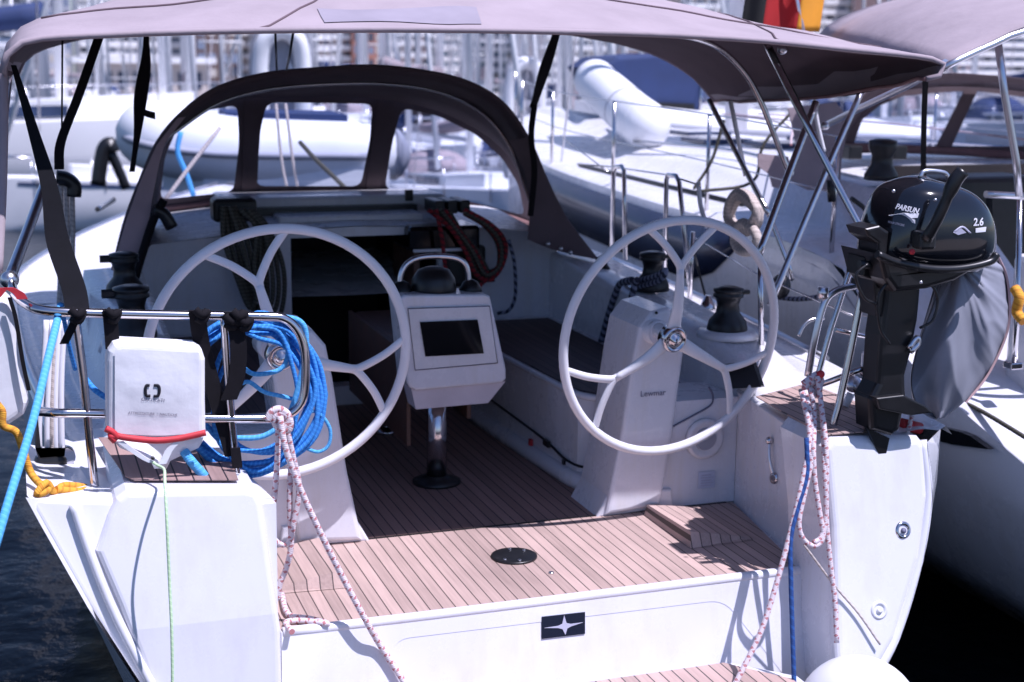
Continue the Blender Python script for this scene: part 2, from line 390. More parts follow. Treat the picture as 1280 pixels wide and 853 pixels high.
# inner walls of the walk-through (starboard one is seen)
for sx, XI in ((1, 2.70), (-1, 2 * XC - 2.70)):
    f_ = (lambda p: p) if sx > 0 else mir
    poly = [f_(V(q)) for q in ((2.63, 4.17, .455), (2.765, 5.06, .46), (2.765, 5.06, -.02), (2.645, 4.262, -.02), (2.69, 4.20, -.40), (2.66, 4.03, -.40))]
    obj('cockpit_side_wall', MB().prism(poly, (.06 * sx, 0, 0)), 'gel', YA)
    obj('side_wall_edge', MB().tube([f_(V(q)) for q in ((2.66, 4.19, .457), (2.70, 4.5, .462), (2.79, 5.06, .465))], .028, 10, 3, r2=.012), 'gel', YA)
# --- transom panel with recess
outer = [PT(*q) for q in ((352, 791), (640, 757.5), (1003, 713.5), (1046, 713), (1046, 900), (353, 940))]
def rr(pts, rad, n=5):
    out = []
    L = len(pts)
    for i in range(L):
        p, a, c = pts[i], pts[i - 1], pts[(i + 1) % L]; u = (a - p).normalized() * rad; w = (c - p).normalized() * rad
        for k in range(n + 1):
            t = k / n; out.append((p + u) * (1 - t) ** 2 + p * 2 * t * (1 - t) + (p + w) * t * t)
    return out
hole = rr([PT(*q) for q in ((490, 800), (905, 750), (985, 850), (990, 905), (495, 940))], .06)
obj('transom_panel', MB().prism(outer, (0, .05, 0), holes=[hole]), 'gel', YA)
rp = [PT(*q) + V((0, .0015, 0)) for q in ((470, 790), (915, 735), (1000, 850), (1000, 920), (470, 950))]
obj('recess_panel', MB().prism(rp, (0, .03, 0)), 'gel', YA)
obj('transom_edge', MB().tube([PT(*q) + V((0, .012, -.006)) for q in ((354, 790.5), (500, 774), (640, 757), (800, 737), (1003, 712.5), (1040, 713))], .018, 12, 4), 'gel', YA)
# logo plaque
pq = [PT(*q) + V((0, -.003, 0)) for q in ((677, 771), (731, 765), (731, 792), (677, 798.5))]
PLQ = obj('name_plaque', MB().prism(pq, (0, .03, 0)), 'plaque', YA)
pts = [(680, 784.5), (697, 782), (702, 779.5), (704.5, 768.5), (707.5, 778.5), (713, 779.5), (728, 777.5), (713, 782.5), (708.5, 785), (706, 793), (702.5, 786), (697, 784.5)]
obj('star_emblem', MB().prism([PT(*q) + V((0, -.006, 0)) for q in pts], (0, .002, 0)), 'silver', PLQ)
# --- swim platform
sp = [PZ(*q, -.33) for q in ((735, 856), (880, 830), (925, 838), (985, 868))]
px = [V((.90, 4.16, -.27)), V((2.28, 4.16, -.27)), V((2.46, 3.98, -.27)), V((2.46, 3.35, -.27)), V((.90, 3.35, -.27))]
obj('swim_platform', MB().prism(px, (0, 0, -.10), bev=.02), 'gel', YA)
px2 = [V((.95, 4.13, -.266)), V((2.25, 4.13, -.266)), V((2.41, 3.94, -.266)), V((2.41, 3.4, -.266)), V((.95, 3.4, -.266))]
obj('platform_teak', MB().prism(px2, (0, 0, .005)), 'teakx', YA)
obj('platform_hatch_edge', MB().box((1.95, 3.97, -.2655), (2.34, 3.98, -.262)), 'black', YA)
# --- cockpit sole
sole = [V((.60, 4.27, 0)), V((2.76, 4.27, 0)), V((2.76, 7.25, 0)), V((.58, 7.25, 0))]
obj('cockpit_sole', MB().prism([p + V((0, 0, -.012)) for p in sole], (0, 0, -.06)), 'gel', YA)
ta = [V((.735, 4.262, 0)), V((2.615, 4.262, 0)), V((2.75, 5.03, 0)), V((.60, 5.03, 0))]
obj('teak_deck', MB().prism([p + V((0, 0, -.006)) for p in ta], (0, 0, .006)), 'teak', YA, label='sunlit teak planking across the stern')
tf = [V((1.13, 5.036, 0)), V((2.22, 5.036, 0)), V((2.16, 6.0, 0)), V((2.10, 7.2, 0)), V((1.24, 7.2, 0)), V((1.18, 6.0, 0))]
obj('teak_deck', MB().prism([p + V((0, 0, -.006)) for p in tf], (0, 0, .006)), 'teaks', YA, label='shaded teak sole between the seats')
obj('deck_seam', MB().box((.70, 5.028, -.004), (2.72, 5.038, .003)), 'black', YA)
obj('deck_seam', MB().box((.74, 4.262, -.004), (2.61, 4.268, .003)), 'black', YA)
dr = MB().lathe([(.085, 0), (.085, .006), (.078, .008), (.03, .008)], (1.666, 4.68, .001), n=32)
DR = obj('sole_inspection_plate', dr, 'black', YA)
for a in (.6, 1.5, 3.8, 4.7): obj('screw', MB().lathe([(.007, 0), (.007, .003)], (1.666 + .062 * math.cos(a), 4.68 + .062 * math.sin(a), .009), n=10), 'steelw', DR)
obj('deck_pin', MB().lathe([(.011, 0), (.009, .004)], tuple(PZ(689, 716.5, .001)), n=12), 'steelw', YA)
# foot braces
a, b_, c_, d_ = PZ(808, 643), PZ(858, 687), PZ(955, 687), PZ(905, 640)
def brace(f):
    x0, x1, y0, y1 = 2.325, 2.60, 4.56, 4.98
    P = [V((x0, y0, .002)), V((x0, y1, .002)), V((x0 + .012, y1, .045)), V((x0 + .012, y0 + .03, .058))]
    Q = [V((x1, y0 + .02, .002)), V((x1, y1, .002)), V((x1, y1, .006)), V((x1, y0 + .04, .006))]
    mb = MB(); vs = [mb.b.verts.new(f(p)) for p in P + Q]
    for q in ((0, 1, 2, 3), (4, 7, 6, 5), (3, 2, 6, 7), (0, 3, 7, 4), (1, 5, 6, 2)): mb.b.faces.new([vs[i] for i in q])
    obj('foot_brace', mb, 'teak', YA)
brace(lambda p: p); brace(mir)
# --- seats and helm walls (both sides)
def seat(f):
    top = [V((2.19, 5.62, 0)), V((2.21, 5.42, 0)), V((2.27, 5.33, 0)), V((2.40, 5.28, 0)), V((2.76, 5.28, 0)), V((2.76, 7.18, 0)), V((2.13, 7.18, 0)), V((2.15, 6.4, 0))]
    top = [f(p) for p in top]
    obj('cockpit_seat', MB().prism(top, (0, 0, .41), bev=0), 'gel', YA)
    ins = []
    cen = V((sum(p.x for p in top) / 8, sum(p.y for p in top) / 8, 0))
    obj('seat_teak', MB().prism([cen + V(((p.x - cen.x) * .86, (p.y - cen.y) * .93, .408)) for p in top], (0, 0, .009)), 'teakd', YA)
    lip = [p + V((0, 0, .405)) for p in top]
    obj('seat_edge', MB().tube([lip[6], lip[7], lip[0], lip[1], lip[2], lip[3], lip[4]], .014, 8, 4), 'gel', YA)
    base = [p + V((0, 0, .03)) for p in top]
    obj('seat_plinth', MB().tube([base[6], base[7], base[0], base[1], base[2], base[3]], .04, 8, 4), 'gel', YA)
    obj('seat_groove', MB().tube([f(V(q)) for q in ((2.148, 6.4, .16), (2.178, 5.75, .13), (2.19, 5.5, .10), (2.235, 5.365, .10), (2.33, 5.30, .14))], .006, 6, 5), 'black', YA)
    w = [V((2.34, 5.04, .0)), V((2.76, 5.04, 0)), V((2.76, 5.34, 0)), V((2.34, 5.34, 0))]
    obj('helm_wall', MB().prism([f(p) for p in w], (0, 0, .445)), 'gel', YA)
seat(lambda p: p); seat(mir)
sk = MB().box(tuple(PX(678, 548, 2.175) - V((.01, .03, .02))), tuple(PX(690, 560, 2.175) + V((.004, .03, .02)))); obj('socket', sk, 'black', YA)
obj('socket', MB().box(tuple(PX(706, 580, 2.20) - V((.01, .012, .018))), tuple(PX(706, 580, 2.20) + V((.004, .012, .018)))), 'black', YA)
obj('socket', MB().box(tuple(PX(664, 553, 2.165) - V((.01, .012, .014))), tuple(PX(664, 553, 2.165) + V((.004, .012, .014)))), 'red', YA, label='small red socket')
# vent, sticker, hose clip, opening on starboard helm wall
v0 = PY(880, 548, 5.035)
VT = obj('vent_cowl', MB().lathe([(.085, 0), (.085, .012), (.07, .02), (.055, .012), (.05, .012)], tuple(v0), (0, -1, 0), 32), 'gel', YA)
obj('vent_grille', MB().lathe([(.052, 0), (.045, .016)], tuple(v0 + V((0, -.004, 0))), (0, -1, 0), 24), 'strake', VT)
st = PY(883, 600, 5.036); obj('notice_sticker', MB().box(tuple(st + V((-.038, -.003, -.035))), tuple(st + V((.038, 0, .035)))), mat('sticker_vinyl', (.55, .58, .70), .5), YA)
for i in range(5): obj('sticker_print', MB().box(tuple(st + V((-.028, -.005, .02 - i * .011))), tuple(st + V((.02 + .008 * (i % 2), -.003, .023 - i * .011)))), 'silver', YA)
obj('hatch_seam', MB().tube([PY(838, 535, 5.036), PY(866, 520, 5.036), PY(888, 507, 5.036), PY(891, 495, 5.036), PY(886, 484, 5.036)], .004, 6, 5), 'greyink', YA)
h1, h2 = PX(962, 551, 2.69), PX(968, 598, 2.69)
SH = obj('emergency_tiller_socket', MB().lathe([(.022, 0), (.022, .03), (.014, .034)], tuple(h2 + V((.02, 0, 0))), (-1, -.3, .1), 18), 'steel', YA)
obj('shower_hose', MB().tube([h1, h1.lerp(h2, .5) + V((-.01, 0, 0)), h2], .007, 8, 5), 'steelw', YA)
obj('hose_clip', MB().ball(h1, .016), 'steel', YA)
op = [PX(*q, 2.692) for q in ((985, 570), (1004, 540), (1004, 578))]
obj('fairlead_pocket', MB().prism(op, (.02, 0, 0)), 'black', YA)
op = [PX(*q, 2.697) for q in ((1003, 600), (1018, 588), (1028, 600), (1030, 650), (1006, 645))]
obj('stowage_opening', MB().prism(op, (.02, 0, 0)), 'wood', YA)
# --- pedestals
def ped(f):
    face = [PY(*q, 5.0) for q in ((757, 645), (826, 633), (842, 540), (857, 430), (852, 397), (836, 385), (815, 390), (800, 410), (792, 450), (775, 560))]
    pts = [f(p) for p in face]
    o = obj('helm_pedestal', MB().prism(pts, (0, .30, 0), bev=.018, seg=3), 'gel', YA)
    face2 = [PY(*q, 5.02) for q in ((745, 648), (842, 634), (840, 612), (762, 615))]
    obj('pedestal_foot', MB().prism([f(p) for p in face2], (0, .28, 0), bev=.01), 'gel', YA)
    return o
P1 = ped(lambda p: p); P2 = ped(mir)
t0 = PY(816, 495, 4.998)
text('pedestal_lettering', 'Lewmar', .034, 'greyink', P1, t0 + V((0, -.002, 0)), (1, 0, 0), (0, 0, 1), .0005)
for q in ((820, 391), (819, 408)): obj('bolt', MB().lathe([(.006, 0), (.006, .006)], tuple(PY(*q, 4.998)), (0, -1, 0), 8), 'black', P1)
# --- wheels
def wheel(hub, e1, tilt, rot0, Rr=.448, D=0):
    e1 = V(e1).normalized(); e2 = V((0, -math.sin(tilt), math.cos(tilt))); e2 = (e2 - e1 * e2.dot(e1)).normalized(); nn = e1.cross(e2)
    if nn.y > 0: nn = -nn
    hub = V(hub)
    def q(a, r, off=0): return hub + e1 * math.cos(a) * r + e2 * math.sin(a) * r + nn * off
    W = obj('steering_wheel', MB().tube([q(2 * PI * i / 72, Rr) for i in range(72)], .0178, 12, 0, True), 'wheelm', YA)
    for k in range(3):
        a = rot0 + k * 2 * PI / 3; rj = Rr * .60
        mb = MB(); rad = lambda t: .031 - .016 * t
        mb.tube([q(a, .03, .0), q(a, Rr * .3, .02), q(a, rj, .012)], rad, 10, 6, r2=.011, flat=nn)
        for s_ in (-1, 1):
            mb.tube([q(a, rj - .012, .012), q(a + s_ * .035, rj + .02, .011), q(a + s_ * .19, rj + .10, .006), q(a + s_ * .325, Rr - .002, 0)], lambda t: .0155 - .001 * t, 10, 6, r2=.010, flat=nn)
        obj('spoke', mb, 'wheelm', W)
    obj('hub', MB().lathe([(.052, -.02), (.052, .02), (.045, .03), (.041, .03), (.041, .024), (.02, .024), (.02, .034), (.0, .034)], hub, nn, 28), 'steel', W)
    obj('wheel_shaft', MB().tube([hub, hub - nn * .14], .03, 12), 'gel', W)
    return W
HR = PY(840, 423, 4.83); HL = PY(350, 444, 4.84)
toe = math.radians(5)
wheel(HR, (math.cos(toe), math.sin(toe), 0), math.radians(7), PI / 2, .462)
wheel(HL, (1, 0, 0), math.radians(7), math.radians(106), .452)
for s_, h in ((1, HR), (-1, HL)): obj('wheel_bearing', MB().tube([h + V((0, .1, 0)), h + V((0, .3, -.01))], .05, 16), 'gel', YA)
# --- plotter console and cockpit table
fy = 5.47
body = [PY(*q, fy) for q in ((498, 373), (506, 369), (606, 368), (613, 371), (633, 462), (633, 474), (628, 479), (520, 489), (512, 485), (509, 478))]
CN = obj('instrument_console', MB().prism(body, (0, .16, 0), bev=.012, seg=3), 'gel', YA)
lower = [PY(*q, fy + .02) for q in ((514, 486), (632, 477), (610, 504), (520, 512))]
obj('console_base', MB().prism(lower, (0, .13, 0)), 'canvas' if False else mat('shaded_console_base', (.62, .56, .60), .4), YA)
bez = [PY(*q, fy - .006) for q in ((510, 386), (612, 383), (622, 454), (519, 463))]
BZ = obj('bezel', MB().prism(bez, (0, .008, 0), bev=.004), 'gel2', CN)
obj('bezel_seam', MB().tube([PY(*q, fy - .006) for q in ((510, 386), (612, 383), (622, 454), (519, 463))], .0022, 6, 0, True), 'greyink', CN)
scr = [PY(*q, fy - .012) for q in ((525, 403), (597, 400), (605, 442), (532, 446))]
obj('screen', MB().prism(scr, (0, .008, 0)), 'screen', CN)
obj('grab_rail', MB().tube([PY(*q, 5.58) for q in ((500, 362), (501, 345), (508, 331), (522, 323), (543, 320.5), (567, 322), (580, 329), (585, 342), (586, 362))], .012, 10, 6), 'steelw', CN)
cp = PY(542, 366, 5.58)
obj('compass_cover', MB().lathe([(.092, 0), (.095, .02), (.088, .06), (.066, .095), (.03, .108), (.0, .11)], cp, (0, 0, 1), 28), 'black', CN)
for q in ((502, 366), (588, 364)): obj('rail_foot', MB().lathe([(.05, 0), (.045, .015), (.03, .04), (.012, .05)], PY(*q, 5.58), (0, 0, 1), 18), 'black', CN)
for q in ((513, 369), (575, 368)): obj('rail_screw_cap', MB().ball(PY(*q, 5.56), .013), 'white', CN)
lg = PY(543, 600, 5.66); lg.z = 0
def leg(x, y, r, h):
    L_ = obj('table_leg', MB().lathe([(r, 0), (r, h)], (x, y, 0), n=24), 'steel', YA)
    obj('leg_base', MB().lathe([(r * 2.4, .001), (r * 2.4, .012), (r * 1.3, .03), (r * 1.15, .035)], (x, y, 0), n=28), 'black' if r > .04 else 'steel', L_)
leg(1.657, 5.66, .043, .42)
leg(1.66, 6.55, .03, .5)
obj('cockpit_table', MB().box((1.56, 5.72, .36), (1.80, 6.80, .56), .02), 'wood', YA)
obj('folded_table_leaf', MB().box((1.535, 5.70, .16), (1.555, 6.80, .565), .005), 'wood', YA)
obj('folded_table_leaf', MB().box((1.805, 5.70, .26), (1.825, 6.80, .565), .005), 'wood', YA)
# --- bulkhead, companionway, coachroof
ct = [(4.1, .47), (4.95, .48), (5.35, .62), (6.2, .69), (7.2, .76)]
bh = [V((.56, 7.2, 0)), V((2.78, 7.2, 0)), V((2.78, 7.2, .80)), V((2.70, 7.2, .87)), V((2.22, 7.2, .915)), V((1.67, 7.2, .93)), V((1.12, 7.2, .915)), V((.64, 7.2, .87)), V((.56, 7.2, .80))]
hol = [V((1.33, 7.2, .10)), V((2.12, 7.2, .10)), V((2.12, 7.2, .88)), V((1.33, 7.2, .88))]
obj('bulkhead', MB().prism(bh, (0, .05, 0), holes=[hol]), 'gel', YA)
cb = MB()
for lo, hi in (((1.1, 8.6, -.6), (2.2, 8.62, .95)), ((1.30, 7.25, -.6), (1.32, 8.6, .9)), ((2.13, 7.25, -.6), (2.15, 8.6, .9)), ((1.3, 7.25, -.62), (2.15, 8.6, -.6)), ((1.3, 7.3, .90), (2.15, 8.6, .92))): cb.box(lo, hi)
obj('companionway_interior', cb, 'dark', YA)
obj('companionway_sill', MB().box((1.33, 7.12, .0), (2.12, 7.24, .105), .01), 'gel', YA)
obj('companionway_step', MB().box((1.36, 7.5, -.2), (2.0, 7.75, -.16)), 'wood', YA)
obj('companionway_door', MB().box((2.0, 7.26, -.2), (2.03, 7.7, .8)), 'wood', YA)
def roofrow(Y):
    w = lerp([(7.2, 1.11), (8.0, 1.06), (9.5, .72), (10.8, .3)], Y); h = lerp([(7.2, .90), (8.0, .98), (8.3, .93), (9.5, .80), (10.8, .68)], Y); d = sm(sh, Y) + .03
    return [V((XC - w - .07, Y, d - .02)), V((XC - w, Y, h - .10)), V((XC - w + .08, Y, h - .03)), V((XC - w * .5, Y, h + .02)), V((XC, Y, h + .035)), V((XC + w * .5, Y, h + .02)), V((XC + w - .08, Y, h - .03)), V((XC + w, Y, h - .10)), V((XC + w + .07, Y, d - .02))]
cr = [roofrow(7.2 + i * .3) for i in range(13)]
CR = obj('coachroof', MB().grid(cr), 'gel2', YA)
0 and obj('coachroof_end', MB().prism([p + V((0, .03, 0)) for p in cr[0]], (0, .02, 0)), 'gel', YA)
obj('sliding_hatch', MB().box((1.30, 7.35, .935), (2.08, 8.1, .975), .012), 'gel', YA)
obj('hatch_garage', MB().box((1.05, 7.62, .95), (2.28, 8.05, 1.05), .02), 'gel', YA)
obj('hatch_slot', MB().box((1.22, 7.55, .955), (2.10, 7.625, 1.0)), 'black', YA)
obj('instrument_pod', MB().box((1.93, 7.10, .80), (2.32, 7.45, .93), .02), 'screen', YA)
obj('instrument_pod_edge', MB().box((1.95, 7.085, .80), (2.26, 7.10, .815)), 'white', YA)
obj('bulkhead_speaker', MB().box((2.14, 7.12, .60), (2.36, 7.2, .82), .02), 'black', YA)
# --- decks and coamings
def deckrow(Y, s_):
    b = sm(hb, Y); z = sm(sh, Y)
    if Y <= 7.2:
        c = lerp(ct, Y) - .004; ci, co = lerp([(4.19, 1.0), (5.06, 1.11), (5.35, 1.08), (7.2, 1.08)], Y), 1.36
        pr_ = [(b, z), (b - .03, z + .035), (b - .06, z + .02), (min(co + .03, b - .08), z + .03), (min(co, b - .1), max(c, z + .03)), (ci + .06, c + .012), (ci + .01, c), (ci - .0, c - .03), (ci, .3 if Y > 5.06 else c - .04)]
    else:
        w = lerp([(7.2, 1.18), (8.0, 1.13), (9.5, .79), (10.8, .37)], Y); w = min(w, b - .1); w = max(w, .0)
        pr_ = [(b, z), (b - .03 if b > .1 else b, z + .035), (b - .06 if b > .2 else b * .5, z + .02)] + [(max(0, w + (b - .06 - w) * t), z + .02 + .01 * t) for t in (.8, .6, .4, .2, .05)] + [(0, z)]
    return [V((XC + s_ * a, Y, q)) for a, q in pr_]
Ys = [4.19, 4.5, 4.9, 5.1, 5.35, 5.7, 6.2, 6.7, 7.2]
for s_ in (-1, 1):
    obj('coaming', MB().grid([deckrow(y, s_) for y in Ys]), 'gel', YA)
    obj('side_deck', MB().grid([deckrow(y, s_) for y in (7.2001, 7.6, 8.0, 8.5, 9, 9.5, 10, 10.5, 11, 11.5, 12.1)]), 'gel2', YA)
    obj('toe_rail', MB().tube([V((XC + s_ * (sm(hb, y) - .02), y, sm(sh, y) + .035)) for y in (5.2, 6, 7, 8, 9, 10, 11, 12.1)], .018, 8, 4), 'steelw', YA)
# coaming teak, black locker opening
ZL = .524; ZR = max(PW(1060, 547).z + .004, .514)
def PL(x, y):
    p = PZ(x, y, .53); p = PZ(x, y, .545 - .066 * (p.x - .27)); return p
lt = [PL(*q) for q in ((123, 548), (156, 596), (168, 601), (298, 601), (290, 580), (246, 548))]
obj('teak_step', MB().prism(lt, (0, 0, .003)), teak('step_teak', (.33, .22, .20), .05, 0), YA)
rt = [PZ(*q, ZR) for q in ((945, 497), (1030, 545), (1078, 541), (1118, 522), (1010, 480))]
obj('teak_step', MB().prism(rt, (0, 0, .004)), 'teakx', YA)
blk = [PX(*q, 2.745) for q in ((906, 456), (944, 450), (956, 484), (916, 486))]
obj('coaming_locker', MB().prism(blk, (-.015, 0, 0)), 'black', YA)
# --- winches
def winch(x, y, z, s=1.0, ang=0, parent=None, base='black'):
    p = parent or YA
    W = obj('winch', MB().lathe([(.088 * s, 0), (.088 * s, .02), (.08 * s, .05 * s), (.052 * s, .085 * s), (.047 * s, .12 * s), (.056 * s, .15 * s), (.066 * s, .155 * s), (.066 * s, .165 * s), (.058 * s, .17 * s), (.066 * s, .178 * s), (.066 * s, .19 * s), (.03 * s, .2 * s)], (x, y, z), n=28), 'black', p)
    obj('feeder_arm', MB().box((x, y - .015, z + .16 * s), (x + .1 * s * math.cos(ang), y + .015, z + .18 * s), .005), 'black', W if p is YA else W)
    return W
obj('winch_plinth', MB().lathe([(.14, 0), (.12, .03), (.0, .03)], (2.90, 5.42, .62), n=28), 'gel', YA)
winch(2.90, 5.42, .64, 1.0, 0); winch(2.90, 6.20, .70, .95, 0)
obj('winch_plinth', MB().lathe([(.14, 0), (.12, .05), (.0, .05)], (.43, 5.85, .62), n=28), 'gel', YA)
winch(.43, 5.85, .665, 1.1, PI); winch(.46, 6.6, .72, 1.0, PI)
obj('winch_handle', MB().tube([PX(822, 352, 2.93), PX(790, 372, 2.9), PX(778, 378, 2.9)], .02, 8), 'black', YA)
cl = PY(560, 258, 7.35)
for i in range(3): obj('rope_clutch', MB().box(tuple(cl + V((-.10 + i * .07, -.1, -.03))), tuple(cl + V((-.045 + i * .07, .12, .04))), .008), 'black', YA)
obj('rope_clutch', MB().box(tuple(PY(290, 262, 7.3) + V((-.1, -.06, -.06))), tuple(PY(290, 262, 7.3) + V((.12, .1, .06))), .02), 'black', YA)
obj('cleat_block', MB().box(tuple(PY(512, 240, 7.6) + V((-.02, 0, -.05))), tuple(PY(512, 240, 7.6) + V((.02, .03, .01)))), 'black', YA)
obj('cam_block', MB().tube([PX(750, 325, 2.88), PX(760, 340, 2.88), PX(746, 350, 2.88)], .025, 8), 'black', YA)
# --- sprayhood
def arc(pts, Y, n=10): return catmull([PY(*q, Y) for q in pts], n)
A = arc(((142, 338), (158, 275), (178, 222), (198, 178), (228, 142), (270, 112), (330, 94), (400, 87), (470, 84), (540, 92), (590, 106), (630, 132), (660, 175), (682, 225), (705, 272), (742, 322)), 6.95)
A2 = arc(((178, 340), (182, 280), (190, 232), (203, 180), (236, 150), (275, 126), (330, 110), (400, 103), (470, 102), (530, 108), (575, 122), (612, 146), (640, 184), (655, 225), (668, 262), (690, 300)), 7.25)
B = arc(((196, 262), (200, 228), (204, 195), (212, 162), (240, 142), (278, 128), (330, 122), (400, 120), (466, 122), (515, 130), (560, 143), (600, 164), (632, 190), (652, 222), (662, 250), (668, 278)), 7.72)
def wr_(p, a=.006, s=5): return p + V((noise.noise(p * s), noise.noise(p * s + V((9, 3, 1))), noise.noise(p * s + V((4, 8, 2))))) * a
n_ = min(len(A), len(B), len(A2))
hood = [[wr_(q) for q in r[:n_]] for r in (A, [a.lerp(b, .5) for a, b in zip(A, A2)], A2, [a.lerp(b, .5) for a, b in zip(A2, B)], B)]
SHD = obj('sprayhood', MB().grid(hood), 'canvasd', YA, solid=.006)
hood_hem = A[2:-2]
obj('hood_binding', MB().tube([p + V((0, -.004, 0)) for p in A], .013, 8), 'canvasd', SHD)
0 and obj('hood_hoop', MB().tube([p + V((0, .02, -.03)) for p in A], .0125, 8), 'steel', SHD)
obj('hood_hoop', MB().tube([p + V((0, .01, -.012)) for p in A2], .009, 8), 'steel', SHD)
def PF(x, y): return PR(x, y, 8.45, -.45)     # slanted front of the sprayhood
out = [PF(*q) for q in ((192, 266), (198, 225), (204, 192), (212, 160), (240, 139), (278, 126), (330, 119), (400, 117), (466, 119), (516, 127), (562, 140), (602, 161), (636, 190), (656, 222), (668, 252), (674, 284), (610, 268), (540, 252), (480, 246), (400, 246), (330, 249), (250, 258))]
w1 = rr([PF(*q) for q in ((200, 250), (206, 196), (222, 160), (250, 140), (297, 131), (299, 180), (292, 240))], .05, 3)
w2 = rr([PF(*q) for q in ((320, 233), (326, 160), (334, 128), (466, 130), (462, 180), (451, 233))], .05, 3)
w3 = rr([PF(*q) for q in ((481, 236), (490, 180), (502, 135), (548, 145), (595, 168), (628, 198), (648, 230), (656, 270), (600, 255), (540, 245))], .05, 3)
obj('hood_front', MB().prism(out, (0, .006, 0), holes=[w1, w2, w3]), 'canvasd', SHD)
for w in (w1, w2, w3):
    obj('clear_window', MB().prism([p + V((0, .002, 0)) for p in w], (0, .002, 0)), 'clear', SHD)
obj('hood_base_binding', MB().tube([PF(*q) + V((0, -.008, 0)) for q in ((196, 262), (250, 256), (300, 246), (330, 243), (400, 240), (455, 240), (500, 245), (560, 252), (610, 262), (660, 280))], .022, 8, 4, r2=.02), 'trim', SHD)
for a_, b2 in (((311, 250), (316, 122)), ((465, 243), (482, 122))): obj('window_pillar', MB().band([PF(*a_) + V((0, -.006, 0)), PF((a_[0] + b2[0]) / 2, (a_[1] + b2[1]) / 2) + V((0, -.006, 0)), PF(*b2) + V((0, -.006, 0))], .085), 'canvasd', SHD)
# outer leg of the hood on the port side, sunlight put into its paler canvas, dark skirt on starboard
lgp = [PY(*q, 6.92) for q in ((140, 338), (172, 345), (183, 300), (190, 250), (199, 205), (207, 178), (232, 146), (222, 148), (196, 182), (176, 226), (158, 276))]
obj('hood_side_flap', MB().prism(lgp, (0, .008, 0)), mat('lit_side_canvas', (.42, .31, .33), .85, bump=.35, bscale=14), SHD)
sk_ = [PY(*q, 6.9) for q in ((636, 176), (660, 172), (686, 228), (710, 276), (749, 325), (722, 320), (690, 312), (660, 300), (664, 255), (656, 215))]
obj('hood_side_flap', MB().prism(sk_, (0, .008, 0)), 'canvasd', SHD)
obj('flap_strap', MB().band([PY(668, 132, 6.7), PY(664, 170, 6.8), PY(668, 215, 6.85), PY(663, 270, 6.9)], .03), 'strap', SHD)
for q in ((685, 305), (701, 311), (713, 316)): obj('snap_fastener', MB().ball(PY(*q, 6.88), .012), 'steelw', SHD)
# --- bimini
aft = [PY(*q, 4.38) for q in ((2, 92), (8, 70), (26, 54), (60, 47.5), (130, 44), (240, 40), (400, 37.5), (550, 37.5), (700, 40), (830, 44), (950, 51), (1060, 62), (1140, 70), (1172, 76), (1182, 84), (1176, 94), (1158, 99))]
mid1 = [PY(*q, 4.9) for q in ((4, 100), (6, 66), (18, 40), (52, 24), (130, 13), (240, 3), (400, -12), (550, -14), (700, -6), (830, 14), (950, 34), (1055, 52), (1112, 66), (1134, 78), (1136, 92), (1128, 102), (1108, 108))]
mid2 = [PY(*q, 5.5) for q in ((8, 98), (10, 70), (24, 52), (60, 34), (130, 8), (240, -14), (400, -30), (550, -33), (700, -16), (800, 2), (910, 26), (990, 50), (1036, 76), (1046, 98), (1044, 112), (1034, 120), (1020, 123))]
fore = [PY(*q, 7.05) for q in ((22, 92), (26, 80), (44, 64), (80, 52), (140, 40), (240, 28), (400, 20), (550, 22), (640, 32), (700, 40), (760, 50), (820, 68), (862, 92), (880, 110), (888, 120), (892, 125), (894, 127))]
def res(r, n=60):
    c = catmull(r, 12); L = [0]
    for a, b in zip(c, c[1:]): L.append(L[-1] + (b - a).length)
    out = []
    for i in range(n + 1):
        t = L[-1] * i / n; k = 0
        while k < len(L) - 2 and L[k + 1] < t: k += 1
        out.append(c[k].lerp(c[k + 1], min(1, (t - L[k]) / max(1e-9, L[k + 1] - L[k]))))
    return out
R4 = [res(r) for r in (aft, mid1, mid2, fore)]
rows = []
for j in range(19):
    row = []
    for i in range(61):
        ys = [(k / 3, R4[k][i]) for k in range(4)]; t = j / 18
        row.append(wr_(V([sm([(a, p[c]) for a, p in ys], t) for c in range(3)]), .015, 3.6))
    rows.append(row)
rows[0] = [p for p in R4[0]]
BM = obj('bimini', MB().grid(rows), 'canvas', YA, solid=.005)
obj('canopy_shade_layer', MB().grid([[p + V((0, .004, -.009)) for p in r_[1:-1]] for r_ in rows[:]]), 'shade_seam', BM)  # dark layer that paints the shade on the underside of the roof
obj('canvas_hem', MB().tube([p for p in R4[0]], .010, 8), 'canvas', BM)
obj('canvas_hem', MB().tube([p for p in R4[3]], .012, 8), 'canvas', BM)
obj('side_binding', MB().tube([rows[j][-1] for j in range(19)], .008, 6), 'trim', BM)
def onrow(t, i): return rows[int(t * 18)][i]
obj('roof_window', MB().grid([[rows[j][i] + V((0, 0, .006)) for i in range(18, 28)] for j in range(1, 4)]), mat('clouded_vinyl', (.32, .285, .335), .6), BM)
obj('hem_stitching', MB().tube([p + V((0, .035, .006)) for p in rows[0][4:-6]], .0022, 5), 'shade_seam', BM)
obj('zip', MB().tube([rows[6][i] + V((0, 0, .005)) for i in range(4, 56)], .004, 6), 'shade_seam', BM)
obj('roof_seam', MB().tube([rows[j][14 + j] + V((0, 0, .004)) for j in range(0, 19)], .004, 6), 'shade_seam', BM)
obj('roof_seam', MB().tube([rows[j][46] + V((0, 0, .004)) for j in range(0, 19)], .004, 6), 'shade_seam', BM)
def bt(pts, r=.0125, m='steel', name='bimini_tube', Ys=None, sm_=6):
    return obj(name, MB().tube([PY(x, y, Y) for x, y, Y in pts], r, 10, sm_), m, BM)
bt(((780, 40, 5.55), (858, 46, 5.5), (898, 60, 5.5), (930, 90, 5.5), (950, 125, 5.5), (968, 170, 5.5), (986, 216, 5.5)))
